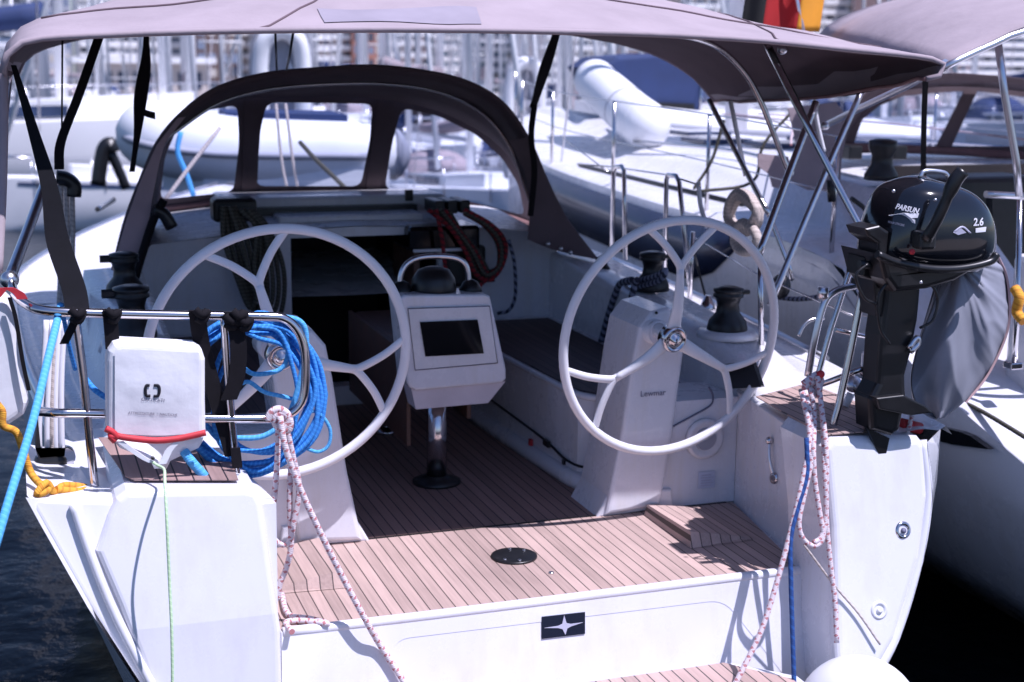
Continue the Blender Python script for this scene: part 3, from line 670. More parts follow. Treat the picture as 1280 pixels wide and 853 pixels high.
bt(((958, 55, 5.0), (988, 116, 4.8), (1047, 231, 4.6), (1095, 320, 4.45)), .0135)
bt(((886, 125, 6.2), (925, 200, 6.0), (962, 270, 5.8)), .0125, 'steel')
bt(((913, 126, 6.1), (932, 220, 6.1)), .011, 'white')
bt(((1020, 128, 5.5), (985, 220, 5.4), (947, 323, 5.3)), .017, 'steel')
bt(((1078, 112, 5.3), (1030, 220, 5.2), (962, 382, 5.1)), .014, 'steelw')
bt(((950, 322, 5.3), (952, 440, 5.3)), .0125, 'steel')
bt(((962, 270, 5.8), (985, 330, 5.7), (990, 350, 5.7)), .011)
bt(((1018, 135, 5.6), (1024, 165, 5.6), (1030, 190, 5.6)), .010, 'white')
bt(((962, 60, 4.9), (1000, 135, 4.9), (1010, 160, 4.9)), .012, 'black')
for q in ((987, 216, 5.5), (1094, 318, 4.45), (1031, 158, 5.4), (978, 62, 4.9)): obj('tube_joint', MB().ball(PY(*q), .02), 'steelw', BM)
# port side tubes and straps
bt(((3, 80, 4.62), (4, 150, 4.62), (2, 240, 4.6), (-3, 340, 4.5)), .016, 'canvas', 'bimini_leg')
bt(((12, 92, 4.7), (6, 150, 4.9), (1, 210, 5.0)), .010, 'steelw')
bt(((58, 226, 5.4), (36, 285, 5.0), (12, 348, 4.6)), .018, 'steelw', 'bimini_leg')
obj('tube_joint', MB().ball(PY(12, 350, 4.6), .028), 'steelw', BM)
obj('bimini_strut', MB().band([PY(124, 46, 5.6), PY(98, 120, 5.6), PY(76, 178, 5.6), PY(74, 212, 5.6)], .035), 'strap', BM)
obj('bimini_strut', MB().band([PY(183, 42, 6.3), PY(182, 78, 6.3), PY(176, 120, 6.3), PY(172, 165, 6.3), PY(165, 215, 6.3)], lambda t: .022 + .035 * math.sin(PI * min(1, t * 1.1)) ** 2), 'strap', BM)
obj('strap_tail', MB().band([PY(178, 140, 6.28), PY(186, 143, 6.28), PY(194, 145, 6.28)], .03, side=(0, 0, 1)), 'strap', BM)
obj('tension_strap', MB().band([PY(17, 82, 4.6), PY(42, 165, 4.55), PY(62, 235, 4.5), PY(72, 300, 4.45), PY(92, 360, 4.38), PY(97, 392, 4.34)], lambda t: .015 + .055 * min(1, t * 1.6)), 'strapg', BM)
obj('tension_strap', MB().band([PY(97, 392, 4.33), PY(92, 405, 4.33), PY(80, 430, 4.33)], .025), 'strap', BM)
obj('guy_line', MB().tube([PY(78, 50, 5.6), PY(77, 212, 5.6)], .004, 6), 'black', BM)
obj('guy_line', MB().tube([PY(344, 38, 6.3), PY(346, 88, 6.9)], .006, 6), 'black', BM)
obj('guy_line', MB().tube([PY(367, 38, 6.3), PY(362, 70, 6.6), PY(358, 88, 6.9)], .006, 6), 'black', BM)
obj('tension_strap', MB().band([PY(696, 40, 6.25), PY(686, 78, 6.4), PY(674, 112, 6.6), PY(666, 134, 6.75)], .035), 'strap', BM)
obj('tension_strap', MB().band([PY(694, 43, 6.25), PY(678, 85, 6.4), PY(668, 125, 6.7)], .025), 'strap', BM)
# --- pushpit, port
Yp = 4.34
def pp(pts, r=.0125, Y=Yp, m='steel', name='rail_tube', parent=None, s_=6): return obj(name, MB().tube([PY(q[0], q[1], q[2] if len(q) > 2 else Y) for q in pts], r, 12, s_), m, parent)
PP = pp(((14, 352, 4.6), (18, 366, 4.5), (34, 381, 4.4), (62, 389), (150, 392.5), (250, 394.5), (335, 396), (356, 399), (371, 412), (380, 435), (382, 470), (379, 498), (368, 514), (350, 522), (330, 523.5), (250, 523), (180, 519), (110, 517), (72, 516.5), (50, 514.5, 4.4)), .0145, name='pushpit', parent=YA)
pp(((94, 394), (104, 470), (112, 550), (121, 628)), .0125, parent=PP, name='stanchion')
pp(((280, 398), (284, 460), (291, 540), (297, 607)), .0125, parent=PP, name='stanchion')
for q in ((121, 628), (297, 608)): obj('stanchion_foot', MB().lathe([(.028, 0), (.028, .006), (.016, .02)], PY(*q, Yp) + V((0, 0, -.01)), n=18), 'steel', PP)
for pts_, w_ in ((((137, 388), (139, 410), (141, 436)), .042), (((246, 388), (252, 430), (268, 490), (284, 545), (291, 570)), .05), (((290, 390), (298, 430), (296, 470), (286, 500)), .05)):
    obj('webbing_strap', MB().band([PY(x, y, Yp - .02 + (.03 if i and len(pts_) > 4 else 0)) for i, (x, y) in enumerate(pts_)], w_), 'strap', PP)
for q, r_ in (((298, 394), .035), ((289, 400), .03), ((306, 402), .028), ((252, 392), .028), ((141, 392), .026), ((96, 392), .03)):
    obj('webbing_knot', MB().tube([PY(q[0] - 8, q[1] - 5, Yp - .03), PY(q[0], q[1] + 2, Yp - .035), PY(q[0] + 7, q[1] - 2, Yp - .02), PY(q[0] + 2, q[1] + 9, Yp - .025), PY(q[0] - 6, q[1] + 5, Yp - .03)], r_ * .45, 8, 4), 'strap', PP)
obj('strap_end', MB().band([PY(294, 560, 4.30), PY(297, 585, 4.30)], .03), 'strap', PP)
# --- pushpit, starboard
PS = pp(((1010, 470, 4.35), (1018, 425, 4.33), (1029, 382, 4.33), (1040, 367, 4.33), (1058, 360, 4.34), (1085, 356, 4.36)), .0135, name='pushpit', parent=YA, Y=4.35, m='steelw')
pp(((1022, 472, 4.6), (1036, 420, 4.6), (1048, 382, 4.6), (1062, 340, 4.6), (1070, 324, 4.6)), .0115, parent=PS, name='stanchion')
pp(((1043, 547, 4.28), (1042, 530, 4.28), (1050, 500, 4.28), (1066, 425, 4.28), (1078, 365, 4.28)), .0135, parent=PS, name='stanchion')
pp(((1078, 470, 4.45), (1090, 420, 4.45), (1104, 372, 4.45)), .0135, parent=PS, name='stanchion')
pp(((1044, 412, 4.6), (1080, 420, 4.6), (1110, 428, 4.6)), .009, parent=PS, s_=0)
pp(((998, 420, 4.5), (1004, 408, 4.5), (1014, 400, 4.5), (1030, 398, 4.5)), .007, parent=PS, m='steelw')
pp(((1000, 490, 4.5), (1040, 476, 4.4), (1070, 464, 4.3), (1100, 455, 4.3)), .011, parent=PS, m='steel', s_=0)
obj('stanchion_foot', MB().lathe([(.028, 0), (.028, .006), (.016, .02)], PY(1044, 548, 4.28) + V((0, 0, -.012)), n=18), 'steel', PS)
obj('rail_joint', MB().lathe([(.02, -.02), (.02, .02)], PY(1029, 366, 4.33), (0, 0, 1), 14), 'steelw', PS)
obj('mounting_pad', MB().prism([PY(*q, 4.42) for q in ((1082, 342), (1105, 341), (1092, 398), (1075, 395))], (0, .03, 0), bev=.006), 'white', PS)
obj('rail_clamp', MB().box(tuple(PY(1088, 452, 4.3) - V((.03, .02, .05))), tuple(PY(1088, 452, 4.3) + V((.03, .02, .04))), .01), 'gel', PS)
obj('hinge_block', MB().box(tuple(PY(1080, 352, 4.3) - V((.04, .01, .008))), tuple(PY(1080, 352, 4.3) + V((.04, .02, .012)))), 'black', PS)
# navigation light / deck fitting
NL = obj('stern_light', MB().lathe([(.03, 0), (.033, .015), (.03, .03), (.0, .034)], PY(1066, 480, 4.5), (-.5, -1, .2), 20), 'steelw', YA)
obj('light_bracket', MB().tube([PY(1064, 492, 4.5), PY(1056, 508, 4.5)], .016, 8), 'gel', NL)
# fittings on starboard wing face
for q, r_, m_ in (((1129, 664), .032, 'steel'), ((1099, 764), .034, 'gel')):
    o_ = PW(*q) + V((0, .012, 0)); f_ = obj('through_hull_fitting', MB().lathe([(r_, 0), (r_, .012), (r_ * .75, .018), (r_ * .55, .012), (r_ * .5, .006), (0, .006)], o_, (0, -1, K), 28), m_, YA)
    obj('fitting_plug', MB().lathe([(r_ * .35, 0), (r_ * .3, .012), (0, .014)], o_ + V((0, -.006, 0)), (0, -1, K), 16), 'greyink' if m_ == 'steel' else 'gel2', f_)
# --- lifelines and gates on the starboard deck
def gate(a, b, c, d, X=3.24):
    return obj('gate_hoop', MB().tube([PX(*q, X) for q in (a, b, c, d)], .0125, 10, 0), 'steel', YA)
obj('gate_hoop', MB().tube([PX(*q, 3.24) for q in ((765, 315), (767, 216), (769, 209), (777, 208), (780, 214), (782, 325))], .0125, 10, 0), 'steel', YA)
obj('gate_hoop', MB().tube([PX(*q, 3.24) for q in ((831, 345), (833, 225), (835, 219), (845, 220), (849, 228), (862, 355))], .0125, 10, 0), 'steel', YA)
obj('lifeline', MB().tube([PX(*q, 3.24) for q in ((722, 205), (767, 209), (835, 219), (875, 232))], .005, 6, 0), 'steel', YA)
obj('gate_hoop', MB().tube([PX(*q, 3.24) for q in ((873, 228), (876, 258), (884, 284))], .012, 10, 4), 'white', YA)
obj('stanchion', MB().tube([PX(*q, 3.24) for q in ((866, 290), (862, 375))], .0125, 10, 0), 'steel', YA)
obj('gate_wire', MB().tube([PX(*q, 3.24) for q in ((866, 310), (884, 380))], .006, 6, 0), 'black', YA)
obj('stanchion_socket', MB().lathe([(.05, 0), (.035, .04), (.015, .09)], PX(884, 392, 3.2), n=16), 'steel', YA)
obj('lifeline', MB().tube([PX(*q, 3.26) for q in ((866, 296), (950, 345), (1066, 395))], .004, 6, 0), 'steel', YA)
obj('lifeline', MB().tube([PX(*q, 3.26) for q in ((700, 170), (760, 215))], .004, 6, 0), 'steel', YA)
# port deck line fittings and guard lines
obj('lifeline', MB().tube([PX(*q, .05) for q in ((12, 300), (18, 370))], .006, 6, 0), 'steel', YA)
obj('bow_cleat', MB().tube([PZ(122, 262, .70), PZ(132, 256, .70), PZ(142, 250, .70)], .02, 8, 4), 'steel', YA)
obj('deck_hatch', MB().box((1.2, 9.0, .86), (1.6, 9.4, .90), .01), 'glassd', YA)
obj('mast', MB().lathe([(.085, 0), (.085, 12)], (XC, 8.9, 1.0), n=20), 'white', YA) if False else None
# genoa track line and small ropes at the hood foot
obj('hood_block', MB().tube([PY(192, 262, 6.9), PY(205, 268, 6.9), PY(215, 285, 6.9)], .03, 8, 4), 'black', YA)
obj('hood_block', MB().tube([PY(205, 250, 6.9), PY(190, 280, 6.9), PY(168, 350, 6.85)], .02, 8, 4), 'strap', YA)
# ================================================================== things on and around the stern
# white dan-buoy bag on the port pushpit
bo = PY(197, 560, 4.28)
BG = thing('rescue_bag', 'white fabric bag with a black bracket emblem and red drawcord, hanging on the port rail', 'rescue bag', tuple(bo))
bf = [(134, 452), (136, 440), (142, 431), (152, 428), (245, 433), (253, 438), (257, 450), (257, 500), (258, 547), (225, 553), (195, 556), (165, 553), (134, 545)]
m1 = MB().prism([PY(*q, 4.255) for q in bf], (0, .10, 0), bev=.02, seg=4)
obj('bag_body', m1, 'bag', BG)
fr_ = [[PY(136 + 120 * i / 16, 430 + 118 * j / 16 + (4 * math.sin(i / 16 * PI) if j > 13 else 0) + (i / 16 * 4 if j < 3 else 0), 4.250 - .010 * math.sin(PI * i / 16) * math.sin(PI * j / 16)) + V((0, noise.noise(V((i * .35, j * .35, 1))) * .002, 0)) for i in range(1, 16)] for j in range(1, 16)]
obj('bag_front', MB().grid(fr_), 'bag', BG)
sk2 = [[PY(cx_, y, 4.27 + .03 * math.cos(a)) for a, cx_ in ((PI * i / 14 + PI, x0 + (x1 - x0) * i / 14) for i in range(15))] for x0, x1, y in ((138, 256, 547), (150, 248, 560), (172, 228, 569), (188, 213, 576), (193, 208, 586))]
obj('bag_skirt', MB().grid(sk2), 'bag', BG, solid=.003)
obj('drawcord', MB().tube([PY(*q, 4.222) for q in ((136, 541), (150, 546), (170, 549), (195, 551), (220, 549), (240, 545), (257, 541))], .009, 8, 5, r2=.010), 'red', BG)
obj('drawcord_knot', MB().tube([PY(*q, 4.22) for q in ((132, 536), (140, 540), (146, 547), (138, 545), (144, 552))], .010, 8, 4), 'red', BG)
tb = [PY(*q, 4.222) for q in ((150, 552), (165, 563), (180, 573), (190, 578))]
obj('bag_strap', MB().band(tb, .02, .003), 'bag', BG)
obj('bag_strap', MB().band([PY(*q, 4.222) for q in ((222, 552), (212, 562), (206, 574), (203, 580))], .022, .003), 'bag', BG)
obj('toggle', MB().ball(PY(191, 573, 4.215), .006), 'black', BG)
for s_, pts in ((-1, ((187, 482), (183.5, 482), (182, 485), (182, 492), (183.5, 495), (188, 495))), (1, ((192.5, 482), (197, 482), (199, 485), (199, 491), (197, 495), (192, 495.5)))):
    obj('bracket_emblem', MB().tube([PY(*q, 4.233) for q in pts], .0035, 6, 4, r2=.0045), 'ink', BG)
e1 = (PY(220, 503, 4.235) - PY(160, 500, 4.235))
text('bag_lettering', 'OSCULATI', .0145, 'greyink', BG, PY(191, 502, 4.230), e1, (0, 0, 1), -1)
text('bag_lettering', 'ATTREZZATURE  |  NAUTICHE', .0105, 'greyink', BG, PY(191, 519, 4.230), e1, (0, 0, 1), -1)
bfo = [o for o in bpy.data.objects if o.parent == BG and o.name.startswith('bag_front')][0]
for o in [o for o in bpy.data.objects if o.parent == BG and (o.name.startswith('bag_lettering') or o.name.startswith('bracket_emblem'))]: conform(o, bfo, .002, 4.233 if o.name.startswith('bracket') else None)
rope('cord', [PY(191, 578, 4.22), PY(197, 582, 4.2), PY(205, 587, 4.15), PY(206, 600, 4.05), PY(208, 640, 3.98), PY(212, 730, 3.95), PY(215, 800, 3.92), PY(216, 900, 3.9)], .0045, 'green', 'thin pale green cord hanging from the white bag down the transom', 'cord')
# blue hose-like coil on port rail
def coil(cx_, cy_, rx, ry, n, Y, jit=.12, seed=1, start=0):
    rnd = random.Random(seed); pts = []
    for k in range(n):
        jx, jy, sx_, sy_ = rnd.uniform(-1, 1) * jit * rx, rnd.uniform(-.6, .6) * jit * ry, 1 + rnd.uniform(-1, 1) * jit, 1 + rnd.uniform(-1, 1) * jit
        yy = Y + rnd.uniform(-.05, .05)
        for i in range(12):
            a = 2 * PI * i / 12 + start; w = 1 + .05 * rnd.uniform(-1, 1)
            pts.append(PY(cx_ + jx * (i / 12) + math.sin(a) * rx * sx_ * w, cy_ + jy - math.cos(a) * ry * sy_ * w, yy + .01 * math.sin(a * 2)))
    return pts
CB = thing('rope_coil', 'large bright blue rope coil hanging inside the port rail in front of the left wheel', 'rope coil', tuple(PY(315, 590, 4.45)))
obj('coil_loops', MB().tube(coil(310, 492, 84, 92, 7, 4.46, .11, 3), .0085, 8, 4), 'blue', CB)
obj('coil_loops', MB().tube(coil(322, 488, 62, 84, 4, 4.44, .22, 8), .0075, 8, 4), 'blue', CB)
obj('coil_end', MB().tube([PY(*q, 4.40) for q in ((345, 395), (375, 402), (383, 425), (376, 470), (360, 520), (330, 545), (290, 548))], .009, 8, 5), 'blue2', CB)
obj('coil_end', MB().tube([PY(*q, 4.42) for q in ((303, 460), (320, 468), (350, 462), (360, 440), (350, 410), (320, 393))], .008, 8, 5), 'blue2', CB)
obj('coil_end', MB().tube([PY(*q, 4.42) for q in ((385, 515), (398, 516), (412, 535), (411, 556), (398, 565), (380, 560))], .006, 8, 5), 'blue2', CB)
obj('coil_end', MB().tube([PY(*q, 4.42) for q in ((300, 480), (312, 478), (330, 490), (350, 495), (370, 500))], .007, 8, 5), 'blue2', CB)
rope('rope', [PY(230, 564, 4.3), PY(240, 578, 4.28), PY(256, 596, 4.28)], .015, 'blue2', 'short bright blue rope end lying on the small teak step', 'rope')
rope('rope', [PY(104, 470, 4.5), PY(118, 487, 4.45), PY(136, 500, 4.42), PY(160, 520, 4.45)], .009, 'blue', 'blue rope passing behind the white bag', 'rope')
# mooring / light blue line at far left
rope('mooring_line', [PY(76, 382, 4.4), PY(62, 440, 4.2), PY(40, 530, 4.0), (PY(12, 622, 3.8)), PY(-8, 690, 3.7)], .012, 'blue2', 'light blue line tied to the port rail running down past the hull at far left', 'mooring line', 4)
rope('rope', [PY(76, 382, 4.38), PY(80, 400, 4.42), PY(86, 430, 4.45), PY(94, 462, 4.5)], .007, 'blue', 'short blue rope tail hanging below the port rail corner')
# yellow rope
rope('rope', [PY(-4, 505, 4.3), PY(3, 515, 4.3), PY(4, 532, 4.3), PY(20, 540, 4.3), PY(28, 560, 4.3), PY(38, 590, 4.3), PY(50, 605, 4.25), PY(60, 612, 4.22), PY(46, 618, 4.2), PY(58, 604, 4.22), PY(68, 616, 4.25), PY(80, 607, 4.3), PY(108, 610, 4.35), PY(100, 614, 4.3), PY(70, 612, 4.25)], .011, 'yellow', 'orange yellow rope draped over the port corner of the stern', 'rope')
# white cushion/fender at the left edge
CUp = [(-40, 395), (-10, 372), (5, 370), (14, 378), (20, 400), (24, 440), (32, 480), (36, 505), (30, 520), (12, 532), (-40, 540)]
CU = thing('horseshoe_buoy', 'white padded horseshoe buoy with red trim cut by the left edge', 'life buoy', tuple(PY(0, 530, 4.4)))
obj('buoy_cover', MB().prism([PY(*q, 4.4) for q in CUp], (0, .1, 0), bev=.025, seg=4), 'bag', CU)
obj('red_trim', MB().band([PY(-6, 372, 4.38), PY(6, 360, 4.38), PY(22, 366, 4.38), PY(28, 374, 4.38)], .03), 'red', CU)
obj('buoy_strap', MB().band([PY(12, 372, 4.375), PY(20, 400, 4.375), PY(28, 450, 4.375), PY(36, 488, 4.375)], .012), 'strap', CU)
# tackle with white ropes behind it
TK = thing('rope_tackle', 'white rope tackle with black blocks hanging beside the port rail corner', 'tackle', tuple(PY(62, 600, 4.6)))
for i, (x0, x1) in enumerate(((52, 50), (60, 60), (68, 70), (75, 78), (64, 66))):
    obj('tackle_line', MB().tube([PY(x0 + 6, 400, 4.65), PY(x0 + 2, 470, 4.62), PY(x1 - 1, 530, 4.6), PY(x1, 580, 4.6)], .009, 8, 5), 'cream' if i == 4 else mat('white_rope', (.72, .72, .76), .8) if i == 0 else M['white_rope'] if 'white_rope' in M else 'white', TK)
obj('block', MB().prism([PY(*q, 4.58) for q in ((47, 520), (52, 570), (60, 592), (78, 590), (82, 560), (76, 588), (52, 588), (44, 560))], (0, .08, 0)), 'black', TK)
obj('block', MB().box(tuple(PY(64, 580, 4.6) - V((.05, .03, .03))), tuple(PY(64, 580, 4.6) + V((.05, .03, .03))), .015), 'black', TK)
obj('shackle', MB().lathe([(.03, -.02), (.03, .02)], PY(82, 570, 4.6), (0, -1, 0), 18), 'steel', TK)
TK2 = thing('rope_tackle', 'black topped backstay tackle hanging from the tube at upper left', 'tackle', tuple(PY(84, 270, 7)))
obj('block', MB().tube([PY(*q, 7.0) for q in ((70, 222), (82, 224), (92, 232), (92, 246))], .035, 8, 4), 'black', TK2)
for x in (76, 83, 90): obj('tackle_line', MB().tube([PY(x, 232, 7.0), PY(x + 1, 300, 7.0), PY(x - 2, 380, 6.9)], .012, 8, 4), 'cream', TK2)
# flecked ropes
RW = thing('mooring_rope', 'white rope with red flecks knotted on the port lower rail and led across the teak', 'mooring rope', tuple(PY(350, 690, 4.3)))
obj('knot', MB().tube([PY(*q, 4.30) for q in ((334, 526), (340, 515), (350, 512), (360, 520), (358, 532), (348, 534), (343, 522), (352, 516), (362, 526), (360, 538), (350, 530))], .0125, 8, 5), 'redw', RW)
obj('running_end', MB().tube([PY(350, 520, 4.28), PY(357, 560, 4.26), PY(375, 610, 4.25), PY(400, 665, 4.23), PY(430, 725, 4.22), PY(458, 777, 4.20), PT(474, 805) + V((0, -.02, 0)), PT(498, 842) + V((0, -.02, 0)), PT(530, 895) + V((0, -.03, 0))], .010, 8, 5), 'redw', RW)
obj('hanging_loop', MB().tube([PY(*q, 4.3) for q in ((348, 525), (347, 570), (343, 620), (338, 655), (341, 672), (352, 681), (362, 676), (368, 650), (374, 610), (366, 570), (357, 530))], .0095, 8, 5), 'redw', RW)
obj('hanging_loop', MB().tube([PY(*q, 4.32) for q in ((356, 530), (363, 580), (362, 630), (364, 680), (358, 710), (350, 730), (347, 750))], .0095, 8, 5), 'redw', RW)
obj('tail', MB().tube([PZ(*q, .012) for q in ((352, 742), (360, 768), (385, 773), (410, 780), (380, 776), (358, 778), (365, 790))], .010, 8, 5), 'redw', RW)
def RY(x, y, o=-.025):
    a = PY(x, y, 4.22); w_ = PW(x, y) + V((0, o, 0)); t = max(0, min(1, (y - 500) / 50)); return a.lerp(w_, t)
RS = thing('mooring_rope', 'white rope with red flecks hanging in long loops from the starboard rail', 'mooring rope', tuple(PY(1010, 680, 4.3)))
obj('knot', MB().tube([PY(*q, 4.24) for q in ((1004, 480), (1012, 474), (1022, 468), (1026, 478), (1018, 488), (1006, 486), (1012, 478), (1024, 482), (1020, 494), (1008, 492))], .012, 8, 5), 'redw', RS)
for pts in (((1006, 488), (1012, 530), (1010, 570), (1002, 610), (994, 650), (1000, 672), (1014, 680), (1024, 668), (1020, 640), (1014, 600), (1012, 560), (1016, 520), (1014, 490)),
            ((1022, 470), (1026, 520), (1026, 580), (1028, 640), (1022, 668), (1012, 676)),
            ((1024, 486), (1028, 560), (1028, 640), (1033, 700), (1039, 750), (1041, 800)),
            ((1002, 490), (1008, 540), (1000, 590), (984, 660), (965, 730), (945, 790), (915, 850), (900, 880))):
    obj('hanging_loop', MB().tube([RY(x, y) for x, y in pts], .0095, 8, 5), 'redw', RS)
obj('red_whipping', MB().ball(PY(1026, 468, 4.22), .014), 'red', RS)
rope('rope', [RY(1003, 545, -.03), RY(1003, 590, -.03), RY(992, 630, -.03), RY(983, 670, -.03), RY(983, 720, -.03), RY(985, 790, -.03), RY(988, 880, -.03)], .0085, 'navyr', 'dark blue rope hanging straight down over the starboard transom')
rope('rope', [RY(1000, 678), RY(1040, 730, -.015), RY(1070, 765, -.015), RY(1096, 803, -.02)], .004, 'cream', 'thin cream line crossing to the round fender', 'line')
# fender
fc = PY(1073, 898, 3.72)
FD = thing('fender', 'big round white ball fender beside the starboard corner of the transom', 'fender', tuple(fc - V((0, 0, .2))))
obj('fender_ball', MB().ball(fc, .205, (1, 1, 1), 48), 'fender', FD)
# outboard motor
OB = thing('outboard_motor', 'small glossy black outboard motor with white lettering clamped on the starboard rail', 'outboard motor', tuple(PY(1110, 560, 4.2)))
YO = 4.12
def oy(pts, Y=YO): return [PY(x, y, Y) for x, y in pts]
# cowl as stacked, turned sections
sk0 = [(330, 1105, 1222, .13), (318, 1095, 1236, .16), (300, 1097, 1239, .17), (275, 1103, 1238, .17), (252, 1112, 1230, .16), (236, 1123, 1217, .14), (227, 1138, 1203, .10), (222, 1152, 1188, .06), (220.5, 1164, 1178, .02)]
secs = [(p.x, p.y, q.x, q.y, 0) for p, q in zip(catmull([V((a, b, 0)) for a, b, c, d in sk0], 4), catmull([V((c, d, 0)) for a, b, c, d in sk0], 4))]
cw = []
for y, x0, x1, dp, o_ in secs:
    a, b = PY(x0, y + 0, YO), PY(x1, y + 8, YO); c = (a + b) / 2; hx = (b - a) / 2; ring = []
    for k in range(64):
        t = 2 * PI * k / 64; cc, ss = math.cos(t), math.sin(t)
        e = .7; px_, py_ = abs(cc) ** e * (1 if cc > 0 else -1), abs(ss) ** e * (1 if ss > 0 else -1)
        ring.append(c + hx * px_ + V((0, dp, 0)) * py_ + V((0, .05, 0)))
    cw.append(ring)
obj('cowl', MB().grid(cw, closed=True), 'blackg', OB)
obj('cowl_seam', MB().tube([PY(x, y, YO - .125) for x, y in ((1096, 318), (1120, 328), (1160, 336), (1200, 336), (1236, 328), (1246, 318))], .014, 8, 5), 'black', OB)
obj('lower_pan', MB().prism(oy(((1100, 318), (1160, 332), (1236, 326), (1242, 322), (1215, 340), (1195, 352), (1160, 362), (1120, 366), (1108, 350)), YO - .08), (0, .24, 0), bev=.02), 'black', OB)
obj('starter_snout', MB().prism(oy(((1082, 286), (1100, 282), (1112, 290), (1108, 330), (1118, 348), (1100, 338), (1098, 305), (1086, 296)), YO - .05), (0, .12, 0), bev=.01), 'black', OB)
obj('tiller_arm', MB().tube([PY(1158, 300, YO - .19), PY(1175, 268, YO - .22), PY(1193, 228, YO - .24), PY(1204, 214, YO - .25)], lambda t: .020 - .004 * t + (.007 if t > .55 else 0), 12, 4), 'black', OB)
obj('top_handle', MB().tube([PY(1150, 222, YO + .02), PY(1156, 214, YO + .02), PY(1180, 216, YO + .02), PY(1186, 224, YO + .02)], .008, 8, 4), 'steelw', OB)
obj('tiller_bracket', MB().box(tuple(PY(1155, 300, YO - .16) - V((.03, .03, .03))), tuple(PY(1155, 300, YO - .16) + V((.03, .03, .03))), .01), 'black', OB)
obj('drive_shaft', MB().prism(oy(((1112, 340), (1154, 345), (1149, 400), (1141, 440), (1133, 470), (1134, 500), (1126, 538), (1116, 546), (1090, 538), (1088, 500), (1098, 480), (1102, 420), (1108, 380)), YO), (0, .10, 0), bev=.02), 'black', OB)
obj('skeg', MB().prism(oy(((1084, 535), (1112, 548), (1106, 576), (1100, 572), (1090, 548)), YO + .02), (0, .02, 0)), 'black', OB)
obj('cavitation_plate', MB().prism(oy(((1096, 498), (1130, 494), (1158, 508), (1166, 516), (1140, 520), (1100, 512)), YO - .03), (0, .15, 0), bev=.006), 'black', OB)
obj('clamp_bracket', MB().prism(oy(((1080, 322), (1108, 318), (1116, 345), (1112, 398), (1096, 396), (1092, 350), (1078, 345)), YO + .02), (0, .10, 0), bev=.008), 'black', OB)
obj('clamp_screw', MB().tube([PY(1074, 330, YO), PY(1100, 334, YO)], .014, 10), 'black', OB)
for pts_ in (((1110, 352), (1098, 372), (1100, 410), (1112, 430)), ((1160, 350), (1172, 372), (1166, 400), (1150, 410)), ((1085, 330), (1070, 345), (1080, 372), (1095, 380))): obj('control_cable', MB().tube([PY(x, y, YO - .05) for x, y in pts_], .005, 8, 6), 'black', OB)
for q in ((1117, 239), (1169, 250), (1151, 353)): obj('bolt', MB().ball(PY(*q, YO - .13), .006), 'steelw', OB)
obj('stop_button', MB().ball(PY(1140, 315, YO - .16), .010), 'red', OB)
ex = PY(1150, 262, 4.0) - PY(1113, 254.5, 4.0)
yl = YO - .138
text('cowl_lettering', 'PARSUN', .0245, 'white', OB, PY(1133, 264, yl), PY(1152, 266, yl) - PY(1113, 257, yl), (0, 0, 1), -1, .25, .0008)
obj('cowl_arrow', MB().prism(oy(((1111, 269.5), (1130, 266.5), (1149, 267), (1147, 272.5), (1139, 273), (1144, 275), (1144, 280)), yl), (0, .004, 0)), 'white', OB)
text('cowl_lettering', 'FOUR STROKE', .010, 'silver', OB, PY(1120, 281, yl), PY(1152, 266, yl) - PY(1113, 257, yl), (0, 0, 1), -1)
text('cowl_lettering', '2.6', .036, 'white', OB, PY(1223, 282, YO - .135), (1, .1, 0), (0, 0, 1), -1, 0, .001)
obj('cowl_badge', MB().prism(oy(((1220, 286), (1233, 284), (1232, 290), (1220, 291)), YO - .135), (0, .003, 0)), 'white', OB)
obj('cowl_stripe', MB().tube([PY(*q, YO - .15) for q in ((1193, 290), (1203, 284), (1213, 292))], .004, 6, 4), 'silver', OB)
obj('cowl_stripe', MB().prism(oy(((1192, 291), (1202, 286), (1208, 291), (1198, 294)), YO - .15), (0, .003, 0)), 'silver', OB)
CWL = [o for o in bpy.data.objects if o.name.startswith('cowl') and o.parent == OB]
base_ = CWL[0]
for o in CWL[1:]:
    if not o.name.startswith('cowl_seam'): conform(o, base_, .004, None if 'lettering' in o.name else min((origin_of(o) + v.co).y for v in o.data.vertices))
# grey fabric cover hanging behind the shaft
GB = thing('fabric_cover', 'silver grey wrinkled fabric cover with pink edge hanging right of the outboard shaft', 'cover', tuple(PY(1180, 525, 4.2)))
left_ = [(1180, 345), (1172, 370), (1158, 405), (1148, 435), (1140, 470), (1142, 495), (1152, 515), (1168, 524)]
right_ = [(1246, 322), (1256, 345), (1260, 378), (1258, 410), (1245, 445), (1228, 475), (1205, 502), (1180, 522)]
lc, rc = catmull([V((*p, 0)) for p in left_], 12), catmull([V((*p, 0)) for p in right_], 12)
gr = []
for j, (a, b) in enumerate(zip(lc, rc)):
    row = []
    for i in range(73):
        t = i / 72; p = a.lerp(b, t); v = j / (len(lc) - 1)
        fan = .016 * math.sin(t * 13 - v * 2.0 + 1.2 * math.sin(v * 3)) * (1 - t * .5) * (.4 + v)
        an = math.atan2(p.y - 325, p.x - 1196); rd_ = math.hypot(p.y - 325, p.x - 1196) / 180
        fold = -.020 * (1 - abs(noise.noise(V((an * 3.2, rd_ * 1.1, 2)))) * 2.4) - .006 * (1 - abs(noise.noise(V((an * 8, rd_ * 3.5, 7)))) * 2.2) * t
        row.append(PY(p.x, p.y, 4.20 - .10 * math.sin(PI * t) * (.5 + .5 * math.sin(PI * min(1, v + .1))) + fan + fold))
    gr.append(row)
obj('cover_cloth', MB().grid(gr), 'greyc', GB, solid=.004)
obj('cover_back', MB().grid([[p + V((0, .16 * math.sin(PI * i / 72) + .005, 0)) for i, p in enumerate(r_)] for r_ in gr]), 'greyc', GB)
